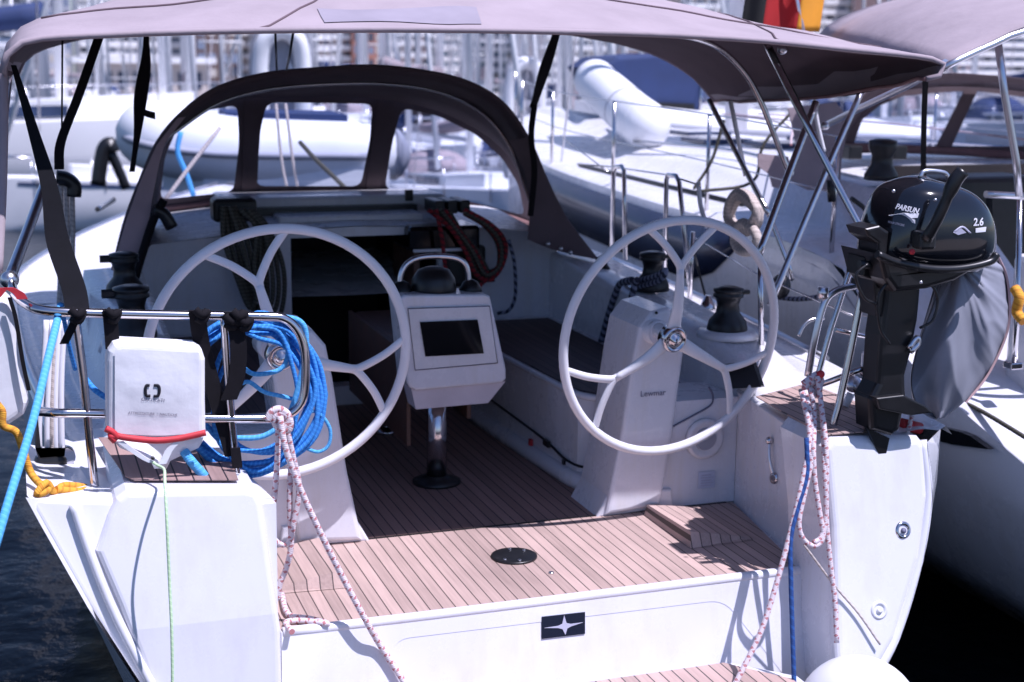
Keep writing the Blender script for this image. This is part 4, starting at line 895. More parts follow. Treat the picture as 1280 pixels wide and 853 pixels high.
obj('pink_edge', MB().band([PY(x + 2, y, 4.20) for x, y in right_[:7]], .035, .004, side=(.6, .8, 0)), 'pink', GB)
obj('hook', MB().tube([PY(*q, 4.1) for q in ((1138, 440), (1148, 430), (1146, 422), (1136, 436))], .010, 8, 4), 'steelw', GB)
BT = thing('bow_shackle_float', 'small red and white line float under the outboard on the starboard corner', 'float', tuple(PY(1140, 545, 4.25)))
obj('float_body', MB().tube([PY(1126, 530, 4.25), PY(1150, 536, 4.25)], .022, 12), 'red', BT)
obj('float_cord', MB().tube([PY(*q, 4.22) for q in ((1118, 515), (1122, 545), (1128, 560), (1136, 535), (1140, 520))], .008, 8, 5), 'redw', BT)
# ropes inside the cockpit
KH = thing('rope_coil', 'thick dark khaki rope coil hanging on the cabin bulkhead behind the left wheel', 'rope coil', tuple(PY(320, 420, 7.0)))
for k in range(6):
    x = 292 + k * 7
    obj('coil_loop', MB().tube([PY(a, b, 7.0 + .02 * (k % 3)) for a, b in ((278 + k * 3, 258), (x - 12, 300), (x + 5, 350 + k * 4), (x + 20, 385 + 6 * (k % 3)), (x + 28, 370), (x + 26, 330), (320 + k * 3, 285), (300 + k * 3, 262))], .0125, 8, 5), 'khaki', KH)
RC = thing('rope_coil', 'red and black halyard coil hanging from the clutches right of the companionway', 'rope coil', tuple(PY(600, 350, 7.1)))
for k in range(6):
    obj('coil_loop', MB().tube([PY(a, b, 7.05 + .02 * (k % 3)) for a, b in ((535 + k * 5, 262), (562 + k * 3, 285 + k), (582 + k * 3, 315), (594 + k * 3, 342 - k), (612, 350 - 2 * k), (628 - k, 332), (632 - 2 * k, 305), (615 - k * 2, 282), (580, 262 + k))], .012, 8, 5), 'redr' if k % 2 == 0 else 'khaki', RC)
obj('fall', MB().tube([PY(*q, 7.0) for q in ((545, 262), (553, 300), (556, 330), (565, 360), (590, 368), (605, 352), (618, 350))], .011, 8, 5), 'redr', RC)
obj('fall', MB().tube([PY(*q, 7.05) for q in ((636, 300), (643, 330), (644, 370), (636, 388), (622, 392))], .010, 8, 5), 'checkr', RC)
SR = thing('sheet_rope', 'doubled black and white sheet hanging over the starboard coaming by the forward winch', 'rope', tuple(PX(765, 430, 2.72)))
for dx in (0, 22):
    obj('rope_part', MB().tube([PX(x + dx * f_, y, 2.735) for x, y, f_ in ((790, 350, .3), (776, 354, .8), (768, 370, 1), (760, 395, 1), (752, 425, .9), (750, 432, .6))], .016, 8, 5), 'checkr', SR)
obj('rope_turns', MB().tube([PX(*q, 2.82) for q in ((776, 354), (795, 352), (820, 345), (832, 338), (825, 350), (800, 358), (790, 362))], .014, 8, 5), 'checkr', SR)
CO = thing('rope_coil', 'pale cream rope coil hanging on the starboard lifeline', 'rope coil', tuple(PX(930, 310, 3.3)))
for k in range(7):
    obj('coil_loop', MB().tube([PX(x + (k - 3) * 1.2, y + (k % 3) * 4, 3.3 + .01 * k) for x, y in ((925, 240), (940, 250), (948, 262), (942, 278), (925, 284), (912, 274), (914, 254))], .017, 8, 5, True), 'cream', CO)
obj('coil_tail', MB().tube([PX(*q, 3.3) for q in ((926, 280), (918, 298), (926, 314), (942, 312), (946, 296), (936, 282))], .024, 8, 5, True), 'cream', CO)
rope('rope', [PX(972, 372, 3.6), PX(1000, 374, 3.6), PX(1035, 368, 3.6), PX(1075, 348, 3.6)], .012, 'checkr', 'grey twisted rope slung between the two yachts', 'rope', 5)
BF = thing('round_fender', 'small black ball on the starboard lifeline below the diagonal tube', 'fender', tuple(PX(976, 372, 3.3)))
obj('ball_body', MB().ball(PX(976, 358, 3.3), .045, (1, 1, 1.3)), 'black', BF)
# ================================================================== the neighbouring yacht to starboard
NB = thing('sailing_yacht', 'white sailing yacht berthed alongside on the right with tinted cabin windows and taupe canopy', 'sailing yacht', (6.2, 8.5, -.7))
NX = 6.0
nh = [(3.6, 1.95), (4.4, 2.15), (5.5, 2.18), (7, 2.12), (9, 2.05), (11.5, 1.8), (13.5, 1.3), (15, .7), (16.2, .05)]
ns = [(3.6, .05), (4.4, .14), (5.1, .36), (5.55, .50), (5.95, .78), (6.5, .85), (7, .87), (9, .90), (11.5, .96), (16.2, 1.15)]
rows = []
for i in range(31):
    Y = 3.6 + 12.6 * i / 30; b = sm(nh, Y); z = sm(ns, Y)
    f_ = [(1, z), (1.01, z - .12), (1.0, z * .4 - .1), (.93, -.45), (.7, -.85)]
    rows.append([V((NX - b * a, Y, q)) for a, q in f_] + [V((NX, Y, -1.1))] + [V((NX + b * a, Y, q)) for a, q in f_[::-1]])
obj('hull', MB().grid(rows), 'hullm', NB)
hw = []
for q in ((1150, 528), (1200, 540), (1212, 545), (1236, 562), (1190, 556), (1150, 545)): hw.append(PX(*q, 3.775))
obj('hull_window', MB().prism(hw, (.03, 0, 0)), 'screen', NB)
obj('hull_stripe', MB().band([V((NX - sm(nh, y) - .006, y, sm(ns, y) - .10)) for y in (5.7, 6.1, 6.6, 7.2, 8, 9, 10, 12, 14)], .07, .004, side=(0, 0, 1)), 'strake', NB)
def nrow(Y):
    b = sm(nh, Y); z = sm(ns, Y); w = lerp([(3.6, 1.4), (8, 1.45), (11, 1.2), (13.5, .6), (14.5, .3)], Y); h = lerp([(3.6, z + .04), (5.2, z + .08), (6.0, z + .16), (7.4, z + .14), (9.2, z + .20), (12, z + .08), (14.3, z + .03)], Y)
    L_ = [(b, z), (b - .06, z + .03), (max(w + .12, .1) if w + .12 < b else b - .08, z + .03), (min(w, b - .1), max(h - .05, z + .035)), (max(0, w - .12), h), (w * .5, h + .05), (0, h + .07)]
    P_ = [V((NX - a, Y, q)) for a, q in L_]; return P_ + [V((2 * NX - p.x, p.y, p.z)) for p in P_[-2::-1]]
obj('deck', MB().grid([nrow(7.8 + .4 * i) for i in range(21)]), 'gel2', NB)
def naft(Y, s_):
    b = sm(nh, Y); z = sm(ns, Y); h = z + lerp([(3.6, .02), (5.0, .06), (5.8, .26), (7.8, .30)], Y)
    return [V((NX + s_ * a, Y, q)) for a, q in ((b, z), (b - .05, z + .03), (1.72, z + .03), (1.66, h), (1.42, h), (1.38, h - .04), (1.38, -.1))]
for s_ in (-1, 1): obj('coaming', MB().grid([naft(3.6 + .3 * i, s_) for i in range(15)]), 'gel', NB)
obj('cockpit_sole', MB().box((NX - 1.4, 3.7, -.1), (NX + 1.4, 7.8, -.05)), 'gel2', NB)
for s_ in (-1, 1): obj('cockpit_seat', MB().box((NX + s_ * 1.05 - .33, 5.3, -.05), (NX + s_ * 1.05 + .33, 7.8, .38), .03), 'gel', NB)
obj('bulkhead', MB().box((NX - 1.38, 7.78, -.1), (NX + 1.38, 7.86, 1.08), .02), 'gel', NB)
obj('companionway', MB().box((NX - .35, 7.74, .1), (NX + .35, 7.79, 1.0)), 'dark', NB)
cwn = [PX(*q, 4.42) for q in ((722, 236), (724, 222), (780, 228), (850, 244), (905, 262), (912, 272), (908, 290), (860, 284), (800, 262), (745, 246))]
hwn = [7.15 + .3 * i for i in range(15)]
obj('hull_window_band', MB().grid([[V((NX - sm(nh, y) - .022, y, sm(ns, y) - q * (.25 + .75 * min(1, (y - 7.1) / .5)))) for q in (.05, .40)] for y in hwn]), 'hwin', NB, solid=.012)
for y0_ in (): obj('cabin_window', MB().box((NX - 1.60, y0_, sm(ns, y0_) + .08), (NX - 1.40, y0_ + .35, sm(ns, y0_) + .22), .02), 'glassd', NB)
# their canopy: bimini and sprayhood
nb_a = [PY(*q, 4.9) for q in ((1178, 80), (1200, 68), (1240, 50), (1285, 32), (1400, 10), (1560, 6), (1700, 40), (1740, 90))]
nb_m = [PY(*q, 5.9) for q in ((1090, 62), (1120, 30), (1180, 0), (1250, -14), (1340, -25), (1450, -22), (1550, 10), (1590, 70))]
nb_f = [PY(*q, 7.2) for q in ((1024, 44), (1040, 30), (1080, 12), (1150, -6), (1220, -14), (1310, -12), (1400, 10), (1440, 50))]
R3 = [res(r, 30) for r in (nb_a, nb_m, nb_f)]
NBB = obj('bimini', MB().grid([[wr_(V([sm([(0, R3[0][i][c]), (.5, R3[1][i][c]), (1, R3[2][i][c])], j / 10) for c in range(3)]), .012, 3) for i in range(31)] for j in range(11)]), 'canvas', NB, solid=.006)
obj('bimini_tube', MB().tube([p + V((0, 0, -.02)) for p in R3[0]], .015, 8), 'steelw', NBB)
obj('bimini_tube', MB().tube([PY(1182, 79, 4.9), PY(1135, 107, 5.2), PY(1080, 133, 5.6), PY(1030, 158, 6.0)], .017, 8), 'steelw', NBB)
obj('bimini_tube', MB().tube([PY(1247, 50, 5.0), PY(1256, 120, 5.0), PY(1270, 200, 5.0), PY(1274, 245, 5.0)], .016, 8), 'steelw', NBB)
obj('tension_strap', MB().band([PY(1157, 95, 5.0), PY(1155, 150, 5.2), PY(1154, 220, 5.4)], .025), 'strap', NBB)
obj('roof_seam', MB().tube([PY(*q, 5.7) + V((0, 0, .02)) for q in ((1134, 52), (1160, 32), (1210, 14), (1270, 2))], .005, 6, 5), 'trim', NBB)
obj('canopy_buckle', MB().box(tuple(PY(1172, 48, 6.0) - V((.05, .02, .02))), tuple(PY(1172, 48, 6.0) + V((.06, .02, .02))), .01), 'black', NBB)
Yh = 8.0
na = arc(((1048, 190), (1060, 150), (1080, 118), (1110, 100), (1180, 92), (1260, 96), (1340, 110), (1400, 140), (1430, 190)), Yh)
nb2 = arc(((1052, 188), (1065, 160), (1090, 132), (1120, 115), (1185, 108), (1260, 112), (1330, 124), (1390, 150), (1420, 190)), Yh + .6)
NH = obj('sprayhood', MB().grid([[wr_(p) for p in na], nb2[:len(na)]]), 'canvasd', NB, solid=.006)
fr2 = [PY(*q, Yh + .62) for q in ((1050, 192), (1065, 158), (1090, 130), (1120, 112), (1185, 106), (1260, 110), (1330, 122), (1390, 148), (1424, 192))]
ww = [[PY(*q, Yh + .62) for q in ((1066, 183), (1078, 150), (1100, 132), (1130, 120), (1175, 116), (1205, 114), (1182, 160), (1170, 183))], [PY(*q, Yh + .62) for q in ((1190, 183), (1205, 150), (1222, 114), (1330, 128), (1345, 183))]]
obj('hood_front', MB().prism(fr2, (0, .006, 0), holes=ww), 'canvasd', NH)
for w in ww: obj('clear_window', MB().prism([p + V((0, .002, 0)) for p in w], (0, .002, 0)), 'clear', NH)
obj('hood_base_binding', MB().tube([PY(*q, Yh + .6) for q in ((1050, 184), (1120, 186), (1200, 190), (1300, 196), (1420, 198))], .03, 8, 4), 'trim', NH)
obj('hood_side_flap', MB().prism([PY(*q, 6.9) for q in ((985, 135), (1045, 128), (1062, 150), (1052, 200), (1050, 238), (1010, 238), (990, 228), (996, 180))], (0, .01, 0)), 'canvas', NH)
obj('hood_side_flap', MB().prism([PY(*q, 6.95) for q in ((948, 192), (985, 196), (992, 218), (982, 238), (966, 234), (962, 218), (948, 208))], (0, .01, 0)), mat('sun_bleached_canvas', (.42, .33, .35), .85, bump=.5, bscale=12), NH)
obj('cockpit_shade_sheet', MB().box((NX - .9, 7.70, .72), (NX + 1.3, 7.76, 1.15)), 'dark', NB)  # dark sheet painting the shade inside the neighbour's cockpit
for q, s_ in (((1101, 225), 1.1), ((1290, 300), 1)):
    p = PY(*q, 6.6); obj('winch', MB().lathe([(.09, 0), (.09, .03), (.06, .08), (.055, .13), (.075, .17), (.075, .21), (.03, .22)], p, n=24), 'black', NB)
obj('cockpit_table', MB().box(tuple(PY(1165, 330, 6.4)), tuple(PY(1255, 215, 6.7)), .03), 'black', NB)
obj('table_rail', MB().tube([PY(*q, 5.2) for q in ((1232, 243), (1290, 246))], .016, 8), 'steelw', NB)
obj('cleat', MB().tube([PY(*q, 6.0) for q in ((1064, 248), (1078, 258), (1084, 266))], .012, 8), 'black', NB)
obj('cleat', MB().tube([PY(*q, 6.2) for q in ((1038, 225), (1040, 252))], .022, 8), 'black', NB)
obj('cabin_handle', MB().box(tuple(PY(1020, 222, 8.6)), tuple(PY(1060, 212, 8.7))), 'black', NB)
def ring(cx_, cy_, r, Y):
    c = PY(cx_, cy_, Y); return [c + V((math.cos(a) * r, 0, math.sin(a) * r)) for a in [2 * PI * i / 48 for i in range(48)]]
obj('steering_wheel', MB().tube(ring(1345, 350, .25, 4.9), .017, 10, 0, True), 'wheelm', NB)
wc = PY(1345, 350, 4.9)
obj('helm_pedestal', MB().box((wc.x - .10, 4.98, -.05), (wc.x + .10, 5.2, wc.z + .08), .03), 'gel', NB)
obj('wheel_spokes', MB().tube([wc - V((.25, 0, 0)), wc + V((.25, 0, 0))], .012, 8).tube([wc - V((0, 0, .25)), wc + V((0, 0, .25))], .012, 8).tube([wc, wc + V((0, .1, 0))], .03, 10), 'wheelm', NB)
obj('cockpit_shade', MB().prism([PY(*q, 6.1) for q in ((1240, 245), (1290, 246), (1290, 420), (1250, 380), (1243, 320))], (0, .05, 0)), 'black', NB)  # black panel painted in as cockpit shadow
# deck gear of the neighbour
obj('mast', MB().lathe([(.10, 0), (.09, 13)], (NX, 11.2, 1.2), n=16), 'white', NB)
obj('boom', MB().tube([(NX, 11.1, 2.35), (NX, 7.6, 2.45)], .08, 10), 'white', NB)
obj('sail_cover', MB().tube([(NX, 11.0, 2.75), (NX, 9.5, 2.66), (NX, 7.7, 2.58)], lambda q: .20 - .06 * q, 12, 4), mat('pale_grey_sail_cover', (.36, .40, .52), .8), NB)
for y_, x_ in ((9.6, .45), (9.6, -.45), (11.9, 0), (10.6, .5), (10.6, -.5)):
    zz = sm(ns, y_) + lerp([(7.4, .14), (9.2, .20), (12, .08), (14.3, .03)], y_) + .06
    obj('deck_hatch', MB().box((NX + x_ - .22, y_ - .22, zz), (NX + x_ + .22, y_ + .22, zz + .04), .01), 'glassd', NB)
for s_ in (-1, 1):
    obj('handrail', MB().tube([V((NX + s_ * 1.15, y, sm(ns, y) + lerp([(7.4, .14), (9.2, .20), (12, .08), (14.3, .03)], y) + .07)) for y in (8.4, 9, 9.6, 10.2, 10.8)], .014, 8, 3), 'steel', NB)
    sy = (6.2, 7.7, 9.3, 10.9, 12.5, 14.0)
    tops = [V((NX + s_ * (sm(nh, y) - .05), y, sm(ns, y) + .60)) for y in sy]
    for p in tops: obj('stanchion', MB().tube([p, p - V((0, 0, .60))], .0125, 8), 'steel', NB)
    obj('lifeline', MB().tube(tops, .005, 6, 3), 'steel', NB); obj('lifeline', MB().tube([p - V((0, 0, .28)) for p in tops], .004, 6, 3), 'steel', NB)
    obj('genoa_track', MB().tube([V((NX + s_ * 1.75, y, sm(ns, y) + .045)) for y in (7.8, 9, 10.5)], .015, 6), 'black', NB)
    obj('shroud', MB().tube([(NX + s_ * 1.75, 10.9, .95), (NX + s_ * .9, 11.1, 8), (NX, 11.2, 13.5)], .008, 6), 'steelw', NB)
for x_, y_ in ((-.9, 8.05), (-.6, 8.0), (.6, 8.0), (.9, 8.05)): obj('rope_clutch', MB().box((NX + x_ - .05, y_ - .15, 1.18), (NX + x_ + .05, y_ + .1, 1.27), .01), 'black', NB)
for x0_, x1_ in ((-.5, -1.2), (-.3, -.9), (.4, .8)): obj('halyard', MB().tube([(NX + x0_ * .4, 11.1, 1.34), (NX + x0_, 9.5, 1.33), (NX + x1_, 8.2, 1.26)], .008, 6, 4), 'redw', NB)
obj('stanchion', MB().tube([PX(*q, 4.0) for q in ((1268, 456), (1272, 380), (1275, 250))], .0125, 10), 'steel', NB)
obj('stanchion_foot', MB().box(tuple(PX(1266, 458, 4.0) - V((.03, .03, .01))), tuple(PX(1266, 458, 4.0) + V((.03, .03, .02))), .005), 'steel', NB)
rope('rope', [PX(1100, 470, 3.9), PX(1150, 482, 3.88), PX(1215, 508, 3.86), PX(1290, 552, 3.84)], .010, 'khaki', 'black mooring line lying along the stern of the yacht on the right', 'mooring line', 5)
rope('rope', [PX(1268, 360, 3.95), PX(1274, 372, 3.95), PX(1271, 390, 3.95), PX(1280, 402, 3.95)], .022, 'yellow', 'orange rope on the rail at the right edge')
# flag
FG = thing('flag', 'black red and gold flag on a thin staff above the canopy of the middle yacht', 'flag', tuple(PY(1006, 60, 6.9)))
def fcell(x0, x1, m_, nm):
    obj(nm, MB().grid([[PY(x0 + (x1 - x0) * i / 8 + (j - 4) * -1.2, -26 + 66 * j / 8, 6.9 + .03 * math.sin((x0 + (x1 - x0) * i / 8) * .13)) for i in range(9)] for j in range(9)]), m_, FG, solid=.004)
fcell(930, 957, 'flagk', 'black_stripe'); fcell(957, 1000, 'flagr', 'red_stripe'); fcell(1000, 1029, 'flagg', 'gold_stripe')
obj('flagstaff', MB().tube([PY(990, -30, 6.88), PY(1000, 20, 6.88), PY(1008, 60, 6.88), PY(1030, 200, 6.88)], .012, 8), 'steelw', FG)
# ================================================================== harbour background
def anchor(x, y): return PZ(x, y, -.7)
def far_yacht(loc, rot, s, label, full=True, canvas='navy', group='yachts moored across the basin'):
    t = thing('moored_yacht', label, 'sailing yacht', (0, 0, 0), group)
    L = 10.5; rows = []
    for i in range(15):
        u = i / 14; y = -L / 2 + L * u; b = 1.75 * (1 - max(0, (u - .35) / .65) ** 2.2) * (.82 + .18 * min(1, u / .35)); z = 1.15 + .35 * u
        f_ = [(1, z), (1, z * .6), (.92, .2), (.7, -.2)]
        rows.append([V((-b * a, y, q)) for a, q in f_] + [V((0, y, -.4))] + [V((b * a, y, q)) for a, q in f_[::-1]])
    mb = MB().grid(rows); mb.b.faces.new([mb.b.verts.new(p) for p in rows[0]]); obj('hull', mb, 'farw', t)
    obj('deck', MB().grid([[V((r_[0].x, r_[0].y, r_[0].z)), V((0, r_[0].y, r_[0].z + .08)), V((r_[-1].x, r_[-1].y, r_[-1].z))] for r_ in rows]), 'farw', t)
    obj('coachroof', MB().prism([V((-1.05, -1.5, 1.2)), V((1.05, -1.5, 1.2)), V((.95, 1.5, 1.3)), V((.45, 3.0, 1.4)), V((-.45, 3.0, 1.4)), V((-.95, 1.5, 1.3))], (0, 0, .42), bev=.05), 'farw', t)
    for s_ in (-1, 1):
        obj('cabin_window', MB().prism([V((s_ * 1.06, -1.2, 1.38)), V((s_ * 1.06, 1.0, 1.42)), V((s_ * 1.03, 1.0, 1.60)), V((s_ * 1.05, -1.2, 1.56))], (s_ * .02, 0, 0)), 'glassd', t)
    obj('rubbing_stripe', MB().band([V((rows[i][0].x - .01, rows[i][0].y, rows[i][0].z - .14)) for i in range(0, 14)], .08, .01, side=(0, 0, 1)), 'navy', t)
    obj('mast', MB().lathe([(.10, 0), (.09, 14)], (0, .8, 1.5), n=12), 'farw', t)
    for z in (6, 10): obj('spreader', MB().tube([(-.9, .8, z), (.9, .8, z)], .03, 6), 'farw', t)
    obj('boom', MB().tube([(0, .8, 2.6), (0, -3.3, 2.7)], .08, 8), 'farw', t)
    obj('sail_cover', MB().tube([(0, .6, 3.1), (0, -.6, 2.95), (0, -2, 2.88), (0, -3.1, 2.85)], lambda q: .22 - .08 * q, 10, 3), canvas, t)
    obj('furled_genoa', MB().tube([(0, 5.0, 1.8), (0, .9, 13.5)], .08, 8), 'farw', t)
    obj('backstay', MB().tube([(0, -5.1, 1.2), (0, .8, 15.3)], .02, 6), 'steelw', t)
    for s_ in (-1, 1): obj('shroud', MB().tube([(s_ * 1.6, .6, 1.2), (s_ * .9, .8, 10), (0, .8, 14)], .015, 6), 'steelw', t)
    obj('sprayhood', MB().grid([[V((1.1 * math.cos(a), y, 1.4 + h * math.sin(a))) for a in [PI * i / 12 for i in range(13)]] for y, h in ((-2.5, .85), (-1.6, .85), (-.9, .3))]), canvas, t, solid=.01)
    for y in (-4.8, -4.8):
        pass
    obj('pushpit', MB().tube([(-1.35, -4.2, 1.85), (-1.3, -5.1, 1.85), (1.3, -5.1, 1.85), (1.35, -4.2, 1.85)], .03, 8), 'steelw', t)
    obj('pulpit', MB().tube([(-.7, 4.0, 2.05), (-.2, 5.2, 2.1), (.2, 5.2, 2.1), (.7, 4.0, 2.05)], .03, 8), 'steelw', t)
    for i, (x, y) in enumerate(((-1.3, -5.1), (1.3, -5.1), (-.7, 4.0), (.7, 4.0), (-1.55, -2.5), (1.55, -2.5), (-1.6, 0), (1.6, 0), (-1.3, 2.2), (1.3, 2.2))): obj('stanchion', MB().tube([(x, y, 1.15), (x, y, 1.9)], .02, 6), 'steelw', t)
    obj('lifeline', MB().tube([(-1.3, -5.1, 1.88), (-1.6, 0, 1.88), (-.7, 4, 2.0)], .01, 5), 'steelw', t)
    obj('lifeline', MB().tube([(1.3, -5.1, 1.88), (1.6, 0, 1.88), (.7, 4, 2.0)], .01, 5), 'steelw', t)
    t.location = loc; t.rotation_euler = (0, 0, rot); t.scale = (s, s, s)
    return t
y0 = anchor(70, 246)
protoA = far_yacht((PY(20, 200, 34).x, 34, -.7), math.radians(-98), 1.32, 'big pale yacht hull lying beam-on at far left with a black fender on its side')
protoB = far_yacht((9.4, 36, -.7), math.radians(6), 1.0, 'white yacht seen through the right sprayhood window, stern on', canvas='canvas')
CH[:] = [o for o in bpy.data.objects if o.parent is not None]
spots = [  # px of bow/stern centre, depth, rotation, scale, source, label
 (-120, 38, 170, .95, 0, 'yacht with navy sail cover beyond the far left corner, half cut by the frame'),
 (235, 44, 176, .9, 1, 'white yacht with taupe cover behind the left side of the sprayhood'),
 (330, 34, 172, .85, 0, 'white yacht with navy cover directly behind the white dinghy'),
 (450, 46, 182, .95, 1, 'yacht behind the middle of the sprayhood roof, slim mast rising above it'),
 (545, 34, 175, .85, 0, 'yacht with navy cover seen through the right sprayhood window, bow on'),
 (600, 52, 184, 1.0, 1, 'distant yacht above the right shoulder of the sprayhood'),
 (690, 36, 178, .8, 0, 'small yacht with pale hull left of the tilted dinghy'),
 (745, 55, 172, 1.0, 1, 'far yacht whose mast stands above the tilted dinghy'),
 (840, 42, 180, .9, 0, 'yacht behind the large navy cover in the centre right'),
 (930, 50, 176, .95, 1, 'yacht behind the diagonal canopy tubes'),
 (1090, 40, 180, .95, 0, 'yacht behind the left pane of the neighbour sprayhood'),
 (1180, 52, 174, 1.0, 1, 'far yacht behind the dark pillar of the neighbour sprayhood'),
 (1290, 44, 178, 1.0, 0, 'yacht at the right edge behind the neighbour sprayhood'),
 (1420, 50, 178, 1.0, 1, 'yacht beyond the right edge of the view'),
]
for px_, Y, rd, s_, src, lab in spots:
    c = copy_tree((protoA, protoB)[src]); p = PY(px_, 120, Y); c.location = (p.x, Y, -.7); c.rotation_euler = (0, 0, math.radians(rd)); c.scale = (s_,) * 3; c['label'] = lab
rnd = random.Random(5)
for k in range(18):
    px_ = -150 + k * 72 + rnd.uniform(-20, 20); Y = rnd.uniform(70, 140); c = copy_tree((protoA, protoB)[k % 2]); p = PY(px_, 120, Y)
    c.location = (p.x, Y, -.7); c.rotation_euler = (0, 0, math.radians(rnd.choice((90, 180, 0, 90)) + rnd.uniform(-12, 12))); s_ = rnd.uniform(.9, 1.3); c.scale = (s_,) * 3
    c['label'] = 'distant white yacht in the crowded far rows below the waterfront buildings'; c['group'] = 'distant yachts in the far rows'
for k, (px_, Y, rd) in enumerate(((215, 27, 95), (505, 27, 176), (575, 24, 184), (640, 29, 172), (700, 26, 182), (20, 52, 180), (130, 56, 178))):
    c = copy_tree((protoB, protoA)[k % 2]); p = PY(px_, 120, Y); c.location = (p.x, Y, -.7); c.rotation_euler = (0, 0, math.radians(rd)); c.scale = (.62,) * 3
    c['label'] = ('small yacht lying beam-on behind the sprayhood left shoulder', 'small yacht at the centre of the right sprayhood window', 'small yacht at the right side of the right sprayhood window', 'small yacht behind the upright dinghy', 'small yacht under the tilted dinghy', 'yacht behind the leaning strap at upper left', 'yacht between the two black straps at upper left')[k]
# fender on the left far yacht
LFd = thing('fender', 'black fender bundle hanging on the pale hull at upper left', 'fender', tuple(PY(132, 232, 20)))
obj('fender_body', MB().tube([PY(x, y, 20.0) for x, y in ((122, 232), (126, 205), (130, 186), (138, 180), (142, 190))], .10, 10, 4), 'black', LFd)
obj('fender_body', MB().tube([PY(x, y, 20.0) for x, y in ((138, 190), (148, 212), (158, 236))], .07, 10, 4), 'black', LFd)
# inflatable dinghy behind the sprayhood windows
def dinghy(label, loc, L=2.6, W=1.4, r=.20, cover=None, group=None):
    t = thing('inflatable_dinghy', label, 'dinghy', (0, 0, 0), group)
    pts = [(-W / 2 + r, -L / 2, .0), (-W / 2 + r, 0, .02), (-W / 2 + r, L * .22, .05), (-W * .27, L * .42, .12), (0, L * .5, .16), (W * .27, L * .42, .12), (W / 2 - r, L * .22, .05), (W / 2 - r, 0, .02), (W / 2 - r, -L / 2, 0)]
    obj('tube', MB().tube(pts, lambda q: r * (1 if .04 < q < .96 else .75), 16, 6), 'rib', t)
    obj('rubbing_strake', MB().tube([V(p) + V(((-1 if p[0] < 0 else 1) * r * (1 if abs(p[0]) > .01 else 0), r * (1 if abs(p[0]) < .45 else 0) * .8, 0)) for p in pts], .035, 8, 6), 'strake', t)
    for s_ in (-1, 1): obj('end_cone', MB().lathe([(r * .8, 0), (r * .7, .06), (r * .3, .14), (0, .16)], (s_ * (W / 2 - r), -L / 2, 0), (0, -1, 0), 16), 'strake', t)
    obj('floor', MB().prism([V((-W / 2 + r, -L / 2 + .1, -.12)), V((W / 2 - r, -L / 2 + .1, -.12)), V((W / 2 - r, L * .3, -.1)), V((0, L * .45, -.05)), V((-W / 2 + r, L * .3, -.1))], (0, 0, .04)), 'strake', t)
    obj('transom', MB().box((-W / 2 + r, -L / 2 + .1, -.2), (W / 2 - r, -L / 2 + .14, .22)), 'gel', t)
    obj('hull_bottom', MB().prism([V((-W / 2 - .03, -L / 2 + .1, -.12)), V((W / 2 + .03, -L / 2 + .1, -.12)), V((W / 2 - r * .5, L * .3, -.1)), V((0, L * .46, -.02)), V((-W / 2 + r * .5, L * .3, -.1))], (0, 0, -.30), bev=.0), 'rib', t)
    obj('thwart', MB().box((-W / 2 + r, -.1, .10), (W / 2 - r, .12, .13)), 'strake', t)
    if cover: obj('cover', MB().prism([V((-W * .35, -L * .3, .14)), V((W * .35, -L * .3, .14)), V((W * .3, L * .2, .16)), V((-W * .3, L * .2, .16))], (0, 0, .22), bev=.08), cover, t)
    t.location = loc; return t
d1 = dinghy('broad white inflatable dinghy seen through the left and middle sprayhood windows', (2.35, 13.2, .47), 2.15, 1.5, .31, 'navy')
d1.rotation_euler = (0, 0, math.radians(86)); d1.location = PY(338, 190, 13.3)
DG = thing('inflatable_dinghy', 'white inflatable dinghy tilted bow down over the foredeck of the yacht on the right', 'dinghy', tuple(PY(790, 190, 11.5)))
dt = [PY(*q) for q in ((808, 157, 10.9), (788, 142, 11.3), (768, 124, 11.7), (752, 110, 12.2), (744, 101, 12.7))]
obj('tube', MB().tube(dt, .20, 24, 8), 'rib', DG)
for p in (dt[0], dt[-1]): obj('tube_end', MB().ball(p, .20), 'rib', DG)
obj('tube_seam', MB().tube([dt[1].lerp(dt[2], .2), dt[1].lerp(dt[2], .25)], .2025, 24), 'strake', DG)
dv = (dt[0] - dt[3]).normalized(); dn = V((-.45, -.75, -.72)).normalized()
obj('rubbing_strake', MB().tube([p + dn * .19 for p in dt], .03, 8, 6), 'strake', DG)
obj('hull_bottom', MB().grid([[p + dn * .17, p + V((.05, .10, -.27)), p + V((.3, .45, -.30)), p + V((.5, .8, -.1))] for p in (dt[0], dt[1], dt[2], dt[3] + V((.05, 0, 0)))]), 'rib', DG, solid=.02)
d3 = dinghy('white inflatable dinghy standing on end beside the right shoulder of the sprayhood', (0, 0, 0), 2.6, 1.4, .2); d3.rotation_euler = (PI / 2, 0, 0); d3.location = PY(656, 130, 27); d3.scale = (.62,) * 3
d4 = dinghy('white inflatable dinghy standing on end above the left part of the sprayhood roof', (0, 0, 0), 2.6, 1.4, .2); d4.rotation_euler = (PI / 2, 0, 0); d4.location = PY(352, 110, 27); d4.scale = (.80,) * 3
